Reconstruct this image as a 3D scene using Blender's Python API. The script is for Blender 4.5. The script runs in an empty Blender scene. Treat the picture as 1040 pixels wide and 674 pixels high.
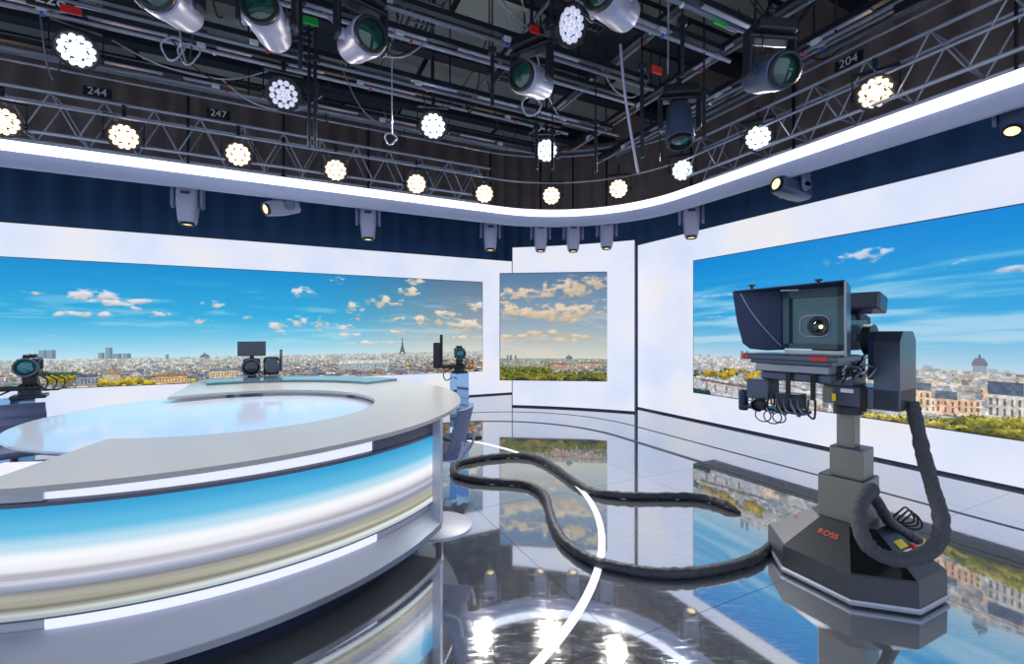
import bpy, bmesh, math, random
import numpy as np
from mathutils import Vector, Matrix

# ------------------------------------------------------------------ camera, world, exposure
C = bpy.context.scene.collection
sc = bpy.context.scene
FPX, HC = 465.0, 1.6
cam_d = bpy.data.cameras.new('camera'); cam = bpy.data.objects.new('camera', cam_d); C.objects.link(cam)
cam.location = (0, 0, HC); cam.rotation_euler = (math.radians(90), 0, 0)
cam_d.sensor_width = 36.0; cam_d.lens = FPX / 1040 * 36.0; cam_d.clip_start = 0.05; cam_d.clip_end = 100
sc.camera = cam
sc.view_settings.view_transform = 'Standard'; sc.view_settings.look = 'None'
sc.view_settings.exposure = 0.0; sc.view_settings.gamma = 1.0; sc.view_settings.use_curve_mapping = False
w = bpy.data.worlds.new('world'); sc.world = w; w.use_nodes = True
w.node_tree.nodes['Background'].inputs[0].default_value = (0.62, 0.72, 0.9, 1)
w.node_tree.nodes['Background'].inputs[1].default_value = 1.25
LAMP_POWER = 210.0

def at(px, py, Y):
    return Vector(((px - 520) / FPX * Y, Y, HC - (py - 337) / FPX * Y))
E1 = Vector((.894, .447, 0)).normalized(); E2 = Vector((-.447, .894, 0)).normalized()
def R(a, b, z=0.0):                       # room frame: a along the left wall, b towards it
    return E1 * a + E2 * b + Vector((0, 0, z))
RA = math.atan2(E1.y, E1.x)

# ------------------------------------------------------------------ materials
def lin(c):
    return tuple(((x / 12.92) if x <= .04045 else ((x + .055) / 1.055) ** 2.4) for x in [v / 255 for v in c])
MATS = {}
def mat(name, rgb, rough=.5, metal=0.0, emit=None, es=1.0, spec=.5, noise=0.0, nscale=20.0, bump=0.0, coat=0.0, trans=0.0):
    m = bpy.data.materials.new(name); m.use_nodes = True
    nt = m.node_tree; b = nt.nodes['Principled BSDF']
    col = (*lin(rgb), 1)
    b.inputs['Base Color'].default_value = col
    b.inputs['Roughness'].default_value = rough; b.inputs['Metallic'].default_value = metal
    b.inputs['Specular IOR Level'].default_value = spec
    b.inputs['Coat Weight'].default_value = coat
    b.inputs['Transmission Weight'].default_value = trans
    if emit: b.inputs['Emission Color'].default_value = (*lin(emit), 1); b.inputs['Emission Strength'].default_value = es
    if noise or bump:
        tc = nt.nodes.new('ShaderNodeTexCoord'); n = nt.nodes.new('ShaderNodeTexNoise')
        n.inputs['Scale'].default_value = nscale; n.inputs['Detail'].default_value = 5
        nt.links.new(tc.outputs['Object'], n.inputs['Vector'])
        if noise:
            mx = nt.nodes.new('ShaderNodeMix'); mx.data_type = 'RGBA'
            mx.inputs['A'].default_value = tuple(c * (1 - noise) for c in col[:3]) + (1,)
            mx.inputs['B'].default_value = tuple(min(1, c * (1 + noise)) for c in col[:3]) + (1,)
            nt.links.new(n.outputs['Fac'], mx.inputs['Factor']); nt.links.new(mx.outputs['Result'], b.inputs['Base Color'])
        if bump:
            bp = nt.nodes.new('ShaderNodeBump'); bp.inputs['Strength'].default_value = bump; bp.inputs['Distance'].default_value = .01
            nt.links.new(n.outputs['Fac'], bp.inputs['Height']); nt.links.new(bp.outputs['Normal'], b.inputs['Normal'])
    MATS[name] = m
    return m

mat('black_metal', (44, 48, 58), .35, .3, noise=.2)
mat('black_plastic', (26, 28, 34), .4, noise=.2)
mat('pipe_metal', (120, 128, 144), .35, .6, noise=.2)
mat('pipe_black', (40, 46, 56), .4, .3, noise=.2)
mat('truss_metal', (165, 170, 186), .35, .5, noise=.15)
mat('silver', (172, 172, 196), .35, .25, noise=.08)
mat('grey_plastic', (120, 130, 160), .4, .1, noise=.1)
mat('white_plastic', (220, 222, 232), .4)
mat('red', (205, 40, 40), .4); mat('blue', (40, 90, 215), .4); mat('green', (40, 185, 75), .4); mat('yellow', (235, 200, 40), .5)
mat('orange', (240, 110, 50), .5)
mat('base_dark', (72, 74, 80), .32, .35, noise=.08)
mat('base_light', (116, 118, 126), .45, .2, noise=.08)
mat('base_gloss', (18, 18, 22), .08, .1, coat=.6)
mat('base_blue', (48, 58, 74), .35, .3, noise=.1)
mat('stage_grey', (132, 130, 124), .4, .3, noise=.06)
mat('housing', (84, 92, 108), .28, .55, noise=.08)
mat('hood', (34, 52, 88), .5, noise=.3, nscale=6)
mat('frame_teal', (62, 88, 98), .4, .1)
mat('cloth', (40, 44, 56), .42, noise=.6, nscale=30, bump=1.0)
mat('cloth_grey', (70, 72, 80), .75, noise=.5, nscale=60, bump=.8)
mat('chair_cloth', (100, 110, 142), .8, noise=.15)
mat('desk_top', (178, 175, 174), .2, .0, spec=.6, noise=.03, nscale=4)
mat('desk_grey', (196, 198, 212), .4, .1)
mat('desk_dark', (96, 100, 118), .4, .2)
mat('plinth', (58, 74, 122), .4, .2)
mat('light_strip', (200, 200, 220), .5, emit=(236, 240, 255), es=.75)
mat('ring_light', (240, 240, 250), .5, emit=(244, 246, 255), es=1.35)
mat('fascia', (196, 202, 232), .35, .1, noise=.05, nscale=3)
mat('glass_table', (206, 218, 242), .1, .0, spec=.6, coat=.4)
mat('curtain', (28, 66, 106), .85, noise=.3, nscale=1.5)  # blue screen spill painted into the lower drape colour
mat('curtain_top', (112, 100, 98), .85, noise=.3, nscale=2)
mat('glass_ledge', (150, 200, 225), .03, .0, spec=.8, trans=.6)
mat('panel_edge', (40, 46, 70), .5)
mat('mirror', (150, 190, 225), .04, .95)
mat('lens_dark', (10, 14, 20), .05, 0, coat=1)
mat('lens_green', (24, 80, 66), .05, .2, coat=1, noise=.8, nscale=12)
mat('lens_teal', (30, 120, 130), .05, .2, coat=1)
mat('prompt_glass', (44, 96, 106), .08, .1, coat=.6)
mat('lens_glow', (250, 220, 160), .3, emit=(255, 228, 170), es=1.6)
mat('lamp_warm', (255, 230, 190), .4, emit=(255, 214, 168), es=4)
mat('lamp_cool', (235, 245, 255), .4, emit=(225, 245, 255), es=4)
mat('lamp_dim', (225, 225, 240), .3, emit=(220, 225, 245), es=.55)
mat('screen_dark', (60, 70, 92), .2, coat=.4)
mat('rubber', (20, 20, 22), .6)
mat('metal_lip', (150, 152, 160), .3, .8)
mat('beam', (30, 36, 48), .6, .1, noise=.3)
mat('tray_metal', (70, 78, 86), .4, .5, noise=.15)
mat('duct_rust', (92, 70, 62), .5, .4, noise=.2)

def floor_mat():
    m = bpy.data.materials.new('polished_floor'); m.use_nodes = True; nt = m.node_tree
    b = nt.nodes['Principled BSDF']; N = nt.nodes.new; L = nt.links.new
    tc = N('ShaderNodeTexCoord')
    mp = N('ShaderNodeMapping'); mp.inputs['Rotation'].default_value = (0, 0, -RA); L(tc.outputs['Object'], mp.inputs['Vector'])
    # grout lines, 2 m grid in the room frame
    sep = N('ShaderNodeSeparateXYZ'); L(mp.outputs['Vector'], sep.inputs[0])
    lines = []
    for ax, off in (('X', 1.56), ('Y', 1.857)):
        s = N('ShaderNodeMath'); s.operation = 'SUBTRACT'; L(sep.outputs[ax], s.inputs[0]); s.inputs[1].default_value = off
        pp = N('ShaderNodeMath'); pp.operation = 'PINGPONG'; L(s.outputs[0], pp.inputs[0]); pp.inputs[1].default_value = 1.0
        g = N('ShaderNodeMath'); g.operation = 'LESS_THAN'; L(pp.outputs[0], g.inputs[0]); g.inputs[1].default_value = .0028
        lines.append(g)
    mxx = N('ShaderNodeMath'); mxx.operation = 'MAXIMUM'; L(lines[0].outputs[0], mxx.inputs[0]); L(lines[1].outputs[0], mxx.inputs[1])
    # scratches: stretched noises at several angles
    acc = None
    for i, (ang, sx, sy) in enumerate(((.4, 9, 120), (1.5, 11, 150), (2.5, 8, 130))):
        q = N('ShaderNodeMapping'); q.inputs['Rotation'].default_value = (0, 0, ang); q.inputs['Scale'].default_value = (sx, sy, 1)
        q.inputs['Location'].default_value = (i * 7, i * 3, 0)
        L(tc.outputs['Object'], q.inputs['Vector'])
        n = N('ShaderNodeTexNoise'); n.inputs['Scale'].default_value = 1.0; n.inputs['Detail'].default_value = 3; n.inputs['Distortion'].default_value = .6
        L(q.outputs['Vector'], n.inputs['Vector'])
        r = N('ShaderNodeMapRange'); r.inputs['From Min'].default_value = .60; r.inputs['From Max'].default_value = .70
        L(n.outputs['Fac'], r.inputs['Value'])
        if acc is None: acc = r.outputs['Result']
        else:
            a = N('ShaderNodeMath'); a.operation = 'MAXIMUM'; L(acc, a.inputs[0]); L(r.outputs['Result'], a.inputs[1]); acc = a.outputs[0]
    big = N('ShaderNodeTexNoise'); big.inputs['Scale'].default_value = 1.1; L(tc.outputs['Object'], big.inputs['Vector'])
    bm_ = N('ShaderNodeMath'); bm_.operation = 'MULTIPLY'; L(acc, bm_.inputs[0]); L(big.outputs['Fac'], bm_.inputs[1])
    mx = N('ShaderNodeMix'); mx.data_type = 'RGBA'
    mx.inputs['A'].default_value = (.57, .60, .66, 1); mx.inputs['B'].default_value = (.74, .77, .82, 1)
    L(bm_.outputs[0], mx.inputs['Factor'])
    mx2 = N('ShaderNodeMix'); mx2.data_type = 'RGBA'; mx2.inputs['B'].default_value = (.25, .26, .3, 1)
    L(mxx.outputs[0], mx2.inputs['Factor']); L(mx.outputs['Result'], mx2.inputs['A'])
    L(mx2.outputs['Result'], b.inputs['Base Color'])
    rr = N('ShaderNodeMapRange'); rr.inputs['To Min'].default_value = .035; rr.inputs['To Max'].default_value = .2
    L(bm_.outputs[0], rr.inputs['Value']); L(rr.outputs['Result'], b.inputs['Roughness'])
    b.inputs['Metallic'].default_value = .88
    return m
MATS['floor'] = floor_mat()

def lightbox_mat():
    m = bpy.data.materials.new('backlit_fabric'); m.use_nodes = True; nt = m.node_tree
    b = nt.nodes['Principled BSDF']; N = nt.nodes.new; L = nt.links.new
    b.inputs['Base Color'].default_value = (.12, .12, .13, 1); b.inputs['Roughness'].default_value = .6
    tc = N('ShaderNodeTexCoord'); n = N('ShaderNodeTexNoise'); n.inputs['Scale'].default_value = .9; n.inputs['Detail'].default_value = 3
    L(tc.outputs['Object'], n.inputs['Vector'])
    cr = N('ShaderNodeValToRGB'); e = cr.color_ramp.elements
    e[0].position = .3; e[0].color = (*lin((216, 226, 250)), 1); e[1].position = .75; e[1].color = (*lin((243, 240, 238)), 1)
    k = cr.color_ramp.elements.new(.5); k.color = (*lin((229, 235, 254)), 1)
    L(n.outputs['Fac'], cr.inputs['Fac']); L(cr.outputs['Color'], b.inputs['Emission Color'])
    b.inputs['Emission Strength'].default_value = .93
    return m
MATS['lightbox'] = lightbox_mat()

def ceiling_mat():
    m = bpy.data.materials.new('ceiling_boards'); m.use_nodes = True; nt = m.node_tree
    b = nt.nodes['Principled BSDF']; N = nt.nodes.new; L = nt.links.new
    tc = N('ShaderNodeTexCoord'); mp = N('ShaderNodeMapping'); mp.inputs['Rotation'].default_value = (0, 0, -RA); L(tc.outputs['Object'], mp.inputs['Vector'])
    br = N('ShaderNodeTexBrick'); br.inputs['Scale'].default_value = 1; br.inputs['Brick Width'].default_value = 2.4; br.inputs['Row Height'].default_value = .9
    br.inputs['Mortar Size'].default_value = .05
    br.inputs['Color1'].default_value = (*lin((70, 78, 88)), 1); br.inputs['Color2'].default_value = (*lin((236, 240, 226)), 1); br.inputs['Mortar'].default_value = (.004, .005, .008, 1)
    L(mp.outputs['Vector'], br.inputs['Vector'])
    n = N('ShaderNodeTexNoise'); n.inputs['Scale'].default_value = 2.5; n.inputs['Detail'].default_value = 6; L(mp.outputs['Vector'], n.inputs['Vector'])
    mx = N('ShaderNodeMix'); mx.data_type = 'RGBA'; mx.blend_type = 'MULTIPLY'; mx.inputs['Factor'].default_value = .3
    L(br.outputs['Color'], mx.inputs['A']); L(n.outputs['Color'], mx.inputs['B'])
    L(mx.outputs['Result'], b.inputs['Base Color']); b.inputs['Roughness'].default_value = .6
    return m
MATS['ceiling'] = ceiling_mat()

def blur_display_mat():                    # the desk display: a stretched view, bands by height
    m = bpy.data.materials.new('desk_display'); m.use_nodes = True; nt = m.node_tree
    b = nt.nodes['Principled BSDF']; N = nt.nodes.new; L = nt.links.new
    b.inputs['Base Color'].default_value = (.02, .02, .02, 1); b.inputs['Roughness'].default_value = .35
    tc = N('ShaderNodeTexCoord'); sp = N('ShaderNodeSeparateXYZ'); L(tc.outputs['Object'], sp.inputs[0])
    mp = N('ShaderNodeMapping'); mp.inputs['Scale'].default_value = (.25, .25, 26); L(tc.outputs['Object'], mp.inputs['Vector'])
    n = N('ShaderNodeTexNoise'); n.inputs['Scale'].default_value = 1; n.inputs['Detail'].default_value = 3; L(mp.outputs['Vector'], n.inputs['Vector'])
    mr = N('ShaderNodeMapRange'); mr.inputs['From Min'].default_value = .305; mr.inputs['From Max'].default_value = .81; L(sp.outputs['Z'], mr.inputs['Value'])
    cr = N('ShaderNodeValToRGB'); cr.color_ramp.interpolation = 'EASE'
    st = [(0, (196, 216, 224)), (.06, (208, 212, 206)), (.10, (140, 136, 120)), (.14, (200, 196, 174)), (.22, (176, 174, 166)), (.28, (150, 160, 186)),
          (.36, (204, 202, 216)), (.43, (240, 240, 248)), (.54, (250, 252, 255)), (.64, (186, 224, 243)), (.78, (90, 188, 228)), (1, (40, 160, 215))]
    e = cr.color_ramp.elements; e[0].position = 0; e[0].color = (*lin(st[0][1]), 1); e[1].position = 1; e[1].color = (*lin(st[-1][1]), 1)
    for p, c in st[1:-1]: k = e.new(p); k.color = (*lin(c), 1)
    L(mr.outputs['Result'], cr.inputs['Fac'])
    # extra streaks in the lower half
    lo = N('ShaderNodeMapRange'); lo.inputs['From Min'].default_value = .5; lo.inputs['From Max'].default_value = .36; L(mr.outputs['Result'], lo.inputs['Value'])
    sm = N('ShaderNodeMapRange'); sm.inputs['From Min'].default_value = .3; sm.inputs['From Max'].default_value = .7; sm.inputs['To Min'].default_value = .42; sm.inputs['To Max'].default_value = 1.3
    L(n.outputs['Fac'], sm.inputs['Value'])
    mx = N('ShaderNodeMix'); mx.data_type = 'RGBA'; mx.blend_type = 'MULTIPLY'
    cmb = N('ShaderNodeCombineColor'); [L(sm.outputs['Result'], cmb.inputs[i]) for i in range(3)]
    L(lo.outputs['Result'], mx.inputs['Factor']); L(cr.outputs['Color'], mx.inputs['A']); L(cmb.outputs[0], mx.inputs['B'])
    L(mx.outputs['Result'], b.inputs['Emission Color']); b.inputs['Emission Strength'].default_value = .95
    return m
MATS['display'] = blur_display_mat()

def attr_mat():
    m = bpy.data.materials.new('video_wall_picture'); m.use_nodes = True; nt = m.node_tree
    b = nt.nodes['Principled BSDF']; b.inputs['Base Color'].default_value = (.01, .01, .01, 1); b.inputs['Roughness'].default_value = .4
    b.inputs['Specular IOR Level'].default_value = .2
    a = nt.nodes.new('ShaderNodeAttribute'); a.attribute_name = 'picture'
    nt.links.new(a.outputs['Color'], b.inputs['Emission Color']); b.inputs['Emission Strength'].default_value = 1.0
    return m
MATS['picture'] = attr_mat()

# ------------------------------------------------------------------ mesh helpers
class MB:
    def __init__(s): s.v = []; s.f = []; s.sm = []
    def add(s, vs, fs, smooth=False):
        o = len(s.v); s.v += [tuple(x) for x in vs]; s.f += [tuple(o + i for i in f) for f in fs]; s.sm += [smooth] * len(fs); return s
    def hexa(s, p):                        # 8 points: bottom 4 ccw, top 4 ccw
        return s.add(p, [(3, 2, 1, 0), (4, 5, 6, 7), (0, 1, 5, 4), (1, 2, 6, 5), (2, 3, 7, 6), (3, 0, 4, 7)])
    def box(s, c, d, M=None, bev=0.0):
        x, y, z = [k / 2 for k in d]
        if bev > 0:
            bm = bmesh.new(); bmesh.ops.create_cube(bm, size=1)
            for v in bm.verts: v.co = Vector((v.co.x * d[0], v.co.y * d[1], v.co.z * d[2]))
            bmesh.ops.bevel(bm, geom=list(bm.edges), offset=min(bev, min(d) * .45), segments=2, affect='EDGES', profile=.5)
            bm.verts.index_update()
            vs = [v.co.copy() for v in bm.verts]; fs = [tuple(v.index for v in f.verts) for f in bm.faces]; bm.free()
        else:
            vs = [Vector(q) for q in [(-x, -y, -z), (x, -y, -z), (x, y, -z), (-x, y, -z), (-x, -y, z), (x, -y, z), (x, y, z), (-x, y, z)]]
            fs = [(3, 2, 1, 0), (4, 5, 6, 7), (0, 1, 5, 4), (1, 2, 6, 5), (2, 3, 7, 6), (3, 0, 4, 7)]
        if M is not None: vs = [M @ v for v in vs]
        return s.add([v + Vector(c) for v in vs], fs)
    def tube(s, pts, r, n=8, cap=True, wob=0.0, seed=1):
        pts = [Vector(p) for p in pts]; rs = r if isinstance(r, (list, tuple)) else [r] * len(pts)
        rnd = random.Random(seed); vs = []; fs = []; up = None
        for i, p in enumerate(pts):
            t = (pts[min(i + 1, len(pts) - 1)] - pts[max(i - 1, 0)]).normalized()
            if up is None:
                up = Vector((0, 0, 1)) if abs(t.z) < .9 else Vector((1, 0, 0))
            a = t.cross(up)
            if a.length < 1e-4: a = t.cross(Vector((0, 1, 0)))
            a.normalize(); b = a.cross(t).normalized(); up = b
            k = rs[i] * (1 + wob * (rnd.random() - .5))
            for j in range(n):
                g = 2 * math.pi * j / n; kk = k * (1 + wob * .5 * (rnd.random() - .5))
                vs.append(p + a * math.cos(g) * kk + b * math.sin(g) * kk)
        for i in range(len(pts) - 1):
            for j in range(n):
                fs.append((i * n + j, i * n + (j + 1) % n, (i + 1) * n + (j + 1) % n, (i + 1) * n + j))
        if cap: fs.append(tuple(range(n))[::-1]); fs.append(tuple((len(pts) - 1) * n + j for j in range(n)))
        return s.add(vs, fs, True)
    def rod(s, p, q, r, n=8): return s.tube([p, q], r, n)
    def lathe(s, prof, axis_o=(0, 0, 0), ax='z', n=24, cap=True, sq=None):
        vs = []; fs = []
        for (r, h) in prof:
            for j in range(n):
                g = 2 * math.pi * j / n; c, q = math.cos(g), math.sin(g)
                if sq:                     # rounded-square section
                    k = (abs(c) ** sq + abs(q) ** sq) ** (-1 / sq); c *= k; q *= k
                v = {'z': (r * c, r * q, h), 'y': (r * c, h, r * q), 'x': (h, r * c, r * q)}[ax]
                vs.append(Vector(v) + Vector(axis_o))
        for i in range(len(prof) - 1):
            for j in range(n):
                fs.append((i * n + j, i * n + (j + 1) % n, (i + 1) * n + (j + 1) % n, (i + 1) * n + j))
        if cap: fs.append(tuple(range(n))[::-1]); fs.append(tuple((len(prof) - 1) * n + j for j in range(n)))
        return s.add(vs, fs, True)
    def build(s, name, m, parent=None, loc=None, rot=None):
        me = bpy.data.meshes.new(name); me.from_pydata(s.v, [], s.f)
        ms = m if isinstance(m, (list, tuple)) else [m]
        for k in ms: me.materials.append(MATS[k] if isinstance(k, str) else k)
        me.polygons.foreach_set('use_smooth', s.sm)
        bm = bmesh.new(); bm.from_mesh(me); bmesh.ops.recalc_face_normals(bm, faces=bm.faces); 
        for e in bm.edges:
            if len(e.link_faces) == 2 and e.calc_face_angle(0) > .7: e.smooth = False
        bm.to_mesh(me); bm.free(); me.update()
        o = bpy.data.objects.new(name, me); C.objects.link(o)
        if parent is not None: o.parent = parent
        if loc is not None: o.location = loc
        if rot is not None: o.rotation_euler = rot
        return o

def tag(o, label=None, cat=None, group=None, kind=None):
    if label: o['label'] = label
    if cat: o['category'] = cat
    if group: o['group'] = group
    if kind: o['kind'] = kind
    return o
def empty(name, loc, rz=0.0):
    o = bpy.data.objects.new(name, None); C.objects.link(o); o.location = loc; o.rotation_euler = (0, 0, rz); o.empty_display_size = .1
    return o
def copy_tree(o, parent=None):
    c = o.copy(); C.objects.link(c)
    if parent is not None: c.parent = parent
    for ch in list(o.children): copy_tree(ch, c)
    return c
def struct(o): o['kind'] = 'structure'; return o
def smooth_path(pts, n=6):
    P = [Vector(p) for p in pts]; out = []
    for i in range(len(P) - 1):
        a, b, c, d = P[max(i - 1, 0)], P[i], P[i + 1], P[min(i + 2, len(P) - 1)]
        for k in range(n):
            t = k / n
            out.append(.5 * ((2 * b) + (c - a) * t + (2 * a - 5 * b + 4 * c - d) * t * t + (3 * b - a - 3 * c + d) * t ** 3))
    out.append(P[-1]); return out
def text_mesh(txt, size, m, parent, M, depth=.001):
    cu = bpy.data.curves.new('text', 'FONT'); cu.body = txt; cu.size = size; cu.extrude = depth; cu.align_x = 'CENTER'; cu.align_y = 'CENTER'
    t = bpy.data.objects.new('text', cu); C.objects.link(t)
    dg = bpy.context.evaluated_depsgraph_get(); me = bpy.data.meshes.new_from_object(t.evaluated_get(dg))
    bpy.data.objects.remove(t); me.materials.clear(); me.materials.append(MATS[m])
    o = bpy.data.objects.new('lettering', me); C.objects.link(o)
    if parent is not None: o.parent = parent
    o.matrix_local = M
    return o

# rounded path in the room frame: along b = B from a0, round the corner, then along a = A down to b1
def room_path(A, B, rad, a0, b1, n=20, step=.4):
    pts = []; x = a0
    k = max(2, int((A - rad - a0) / step))
    for i in range(k): pts.append((a0 + (A - rad - a0) * i / k, B))
    for i in range(n + 1):
        g = math.pi / 2 * (1 - i / n); pts.append((A - rad + rad * math.cos(g), B - rad + rad * math.sin(g)))
    k = max(2, int((B - rad - b1) / step))
    for i in range(1, k + 1): pts.append((A, B - rad - (B - rad - b1) * i / k))
    return pts

# ------------------------------------------------------------------ large structure
g = MB(); g.add([R(-14, -8), R(9, -8), R(9, 13), R(-14, 13)], [(0, 1, 2, 3)])
g.add([v + Vector((0, 0, -.1)) for v in (R(-14, -8), R(9, -8), R(9, 13), R(-14, 13))], [(3, 2, 1, 0)])
struct(g.build('floor', 'floor'))
g = MB(); g.hexa([R(-14, -3, 6.7), R(9, -3, 6.7), R(9, 13, 6.7), R(-14, 13, 6.7), R(-14, -3, 6.8), R(9, -3, 6.8), R(9, 13, 6.8), R(-14, 13, 6.8)])
struct(g.build('ceiling', 'ceiling'))

def wall_box(a0, a1, b0, b1, z0, z1):
    return MB().hexa([R(a0, b0, z0), R(a1, b0, z0), R(a1, b1, z0), R(a0, b1, z0), R(a0, b0, z1), R(a1, b0, z1), R(a1, b1, z1), R(a0, b1, z1)])
BZ = .035  # height of the dark strips that paint the shadow gap under the panels
struct(wall_box(-11, 5.45, 10.64, 10.8, BZ, 3.43).build('wall_left', 'lightbox'))
struct(wall_box(-11, 5.45, 10.66, 10.8, 0, BZ).build('shadow_gap_left', 'panel_edge'))
struct(wall_box(-11, 5.45, 10.62, 10.82, 3.43, 3.455).build('trim_1', 'panel_edge'))
struct(wall_box(6.64, 6.8, -2.0, 7.39, BZ, 3.41).build('wall_right', 'lightbox'))
struct(wall_box(6.66, 6.8, -2.0, 7.39, 0, BZ).build('shadow_gap_right', 'panel_edge'))
struct(wall_box(6.62, 6.82, -2.0, 7.41, 3.41, 3.435).build('trim_2', 'panel_edge'))
struct(wall_box(6.635, 6.8, 7.39, 7.405, 0, 3.41).build('trim_3', 'panel_edge'))
# curved centre panel across the corner
def centre_strip(off, thick, z0, z1, name, m, t0=0, t1=1):
    p0 = Vector((0.0, 9.83, 0)); p1 = Vector((2.43, 9.02, 0)); d = (p1 - p0); nrm = Vector((-d.y, d.x, 0)).normalized()
    if nrm.y < 0: nrm = -nrm
    n = 16; front = []; back = []
    for i in range(n + 1):
        t = t0 + (t1 - t0) * i / n; bow = .10 * (1 - (2 * t - 1) ** 2)
        q = p0 + d * t + nrm * (bow + off); front.append(q); back.append(q + nrm * thick)
    g = MB(); vs = []
    for q in front + back: vs.append(Vector((q.x, q.y, z0)))
    for q in front + back: vs.append(Vector((q.x, q.y, z1)))
    m_ = n + 1; fs = []
    for i in range(n):
        fs += [(i, i + 1, 2 * m_ + i + 1, 2 * m_ + i), (m_ + i + 1, m_ + i, 3 * m_ + i, 3 * m_ + i + 1),
               (i + 1, i, m_ + i, m_ + i + 1), (2 * m_ + i, 2 * m_ + i + 1, 3 * m_ + i + 1, 3 * m_ + i)]
    fs += [(0, 2 * m_, 3 * m_, m_), (n, m_ + n, 3 * m_ + n, 2 * m_ + n)]
    g.add(vs, fs); return g.build(name, m)
struct(centre_strip(0, .12, BZ, 3.41, 'wall_center', 'lightbox', .005, .994))
struct(centre_strip(.02, .1, 0, BZ, 'shadow_gap_center', 'panel_edge'))  # dark strip painting the shadow gap under the curved panel
struct(centre_strip(-.01, .14, 3.41, 3.43, 'trim_4', 'panel_edge'))
struct(centre_strip(-.012, .15, 0, 3.41, 'trim_5', 'panel_edge', 0, .005))
struct(centre_strip(-.012, .15, 0, 3.41, 'trim_6', 'panel_edge', .994, 1))

# one dark drape behind the panels: screen spill painted blue below, lamplight brown above
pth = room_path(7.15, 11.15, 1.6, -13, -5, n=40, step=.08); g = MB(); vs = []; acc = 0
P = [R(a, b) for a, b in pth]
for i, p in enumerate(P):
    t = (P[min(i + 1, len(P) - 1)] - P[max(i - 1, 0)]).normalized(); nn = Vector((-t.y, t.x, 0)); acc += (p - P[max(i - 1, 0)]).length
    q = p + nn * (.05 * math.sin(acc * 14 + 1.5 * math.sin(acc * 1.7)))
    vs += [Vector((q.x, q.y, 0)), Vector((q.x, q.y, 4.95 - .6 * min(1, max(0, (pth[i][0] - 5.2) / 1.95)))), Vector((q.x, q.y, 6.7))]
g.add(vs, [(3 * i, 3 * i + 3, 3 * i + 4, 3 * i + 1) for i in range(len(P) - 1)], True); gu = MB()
struct(g.build('wall_drape_spill_blue', 'curtain'))
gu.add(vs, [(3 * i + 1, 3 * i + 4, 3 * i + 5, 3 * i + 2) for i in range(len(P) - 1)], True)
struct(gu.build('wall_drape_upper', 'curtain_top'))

# floor seams, following the room round the corner
def strip_path(pts, wdt, z, name, m, hgt=.004):
    g = MB(); vs = []; n = len(pts)
    for i, p in enumerate(pts):
        t = (pts[min(i + 1, n - 1)] - pts[max(i - 1, 0)]).normalized(); nn = Vector((-t.y, t.x, 0)) * wdt / 2
        for s_, zz in ((1, 0), (1, hgt), (-1, hgt), (-1, 0)): q = p + nn * s_; vs.append(Vector((q.x, q.y, z + zz)))
    fs = []
    for i in range(n - 1):
        for j in range(4): fs.append((4 * i + j, 4 * i + (j + 1) % 4, 4 * i + 4 + (j + 1) % 4, 4 * i + 4 + j))
    fs += [(0, 1, 2, 3), (4 * n - 1, 4 * n - 2, 4 * n - 3, 4 * n - 4)]
    g.add(vs, fs); return g.build(name, m)
struct(strip_path([R(a, b) for a, b in room_path(5.35, 8.5, 2.4, -11, -2)], .035, 0, 'trim_7', 'tray_metal'))
struct(strip_path([R(a, b) for a, b in room_path(4.6, 7.72, 2.2, -11, -2)], .075, 0, 'trim_8', 'tray_metal'))
# luminous arc let into the floor
arc = [Vector((-2.46 + 3.206 * math.cos(t), 4.11 + 3.206 * math.sin(t), 0)) for t in np.linspace(math.radians(-75), math.radians(75), 90)]
mat('floor_led', (240, 240, 250), .4, emit=(240, 243, 255), es=1.0)
struct(strip_path(arc, .05, 0, 'trim_9', 'floor_led', .003))

# ------------------------------------------------------------------ video walls
rng = np.random.default_rng(7)
def vnoise(X, Y, seed):
    xi = np.floor(X).astype(int); yi = np.floor(Y).astype(int); xf = X - xi; yf = Y - yi
    def h(a, b):
        k = (a * 374761393 + b * 668265263 + seed * 1442695041) & 0xffffffff; k = ((k ^ (k >> 13)) * 1274126177) & 0xffffffff
        return ((k ^ (k >> 16)) & 0xffff) / 65535.0
    u = xf * xf * (3 - 2 * xf); v = yf * yf * (3 - 2 * yf)
    return (h(xi, yi) * (1 - u) + h(xi + 1, yi) * u) * (1 - v) + (h(xi, yi + 1) * (1 - u) + h(xi + 1, yi + 1) * u) * v
def fbm(X, Y, seed, o=5):
    s = 0; a = .5; t = 0
    for i in range(o): s = s + a * vnoise(X * 2 ** i, Y * 2 ** i, seed + i); t += a; a *= .55
    return s / t
def mixc(img, mask, col):
    img += (np.array(col, float) - img) * mask[..., None]
def ss(a, b, x): t = np.clip((x - a) / (b - a), 0, 1); return t * t * (3 - 2 * t)

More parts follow.
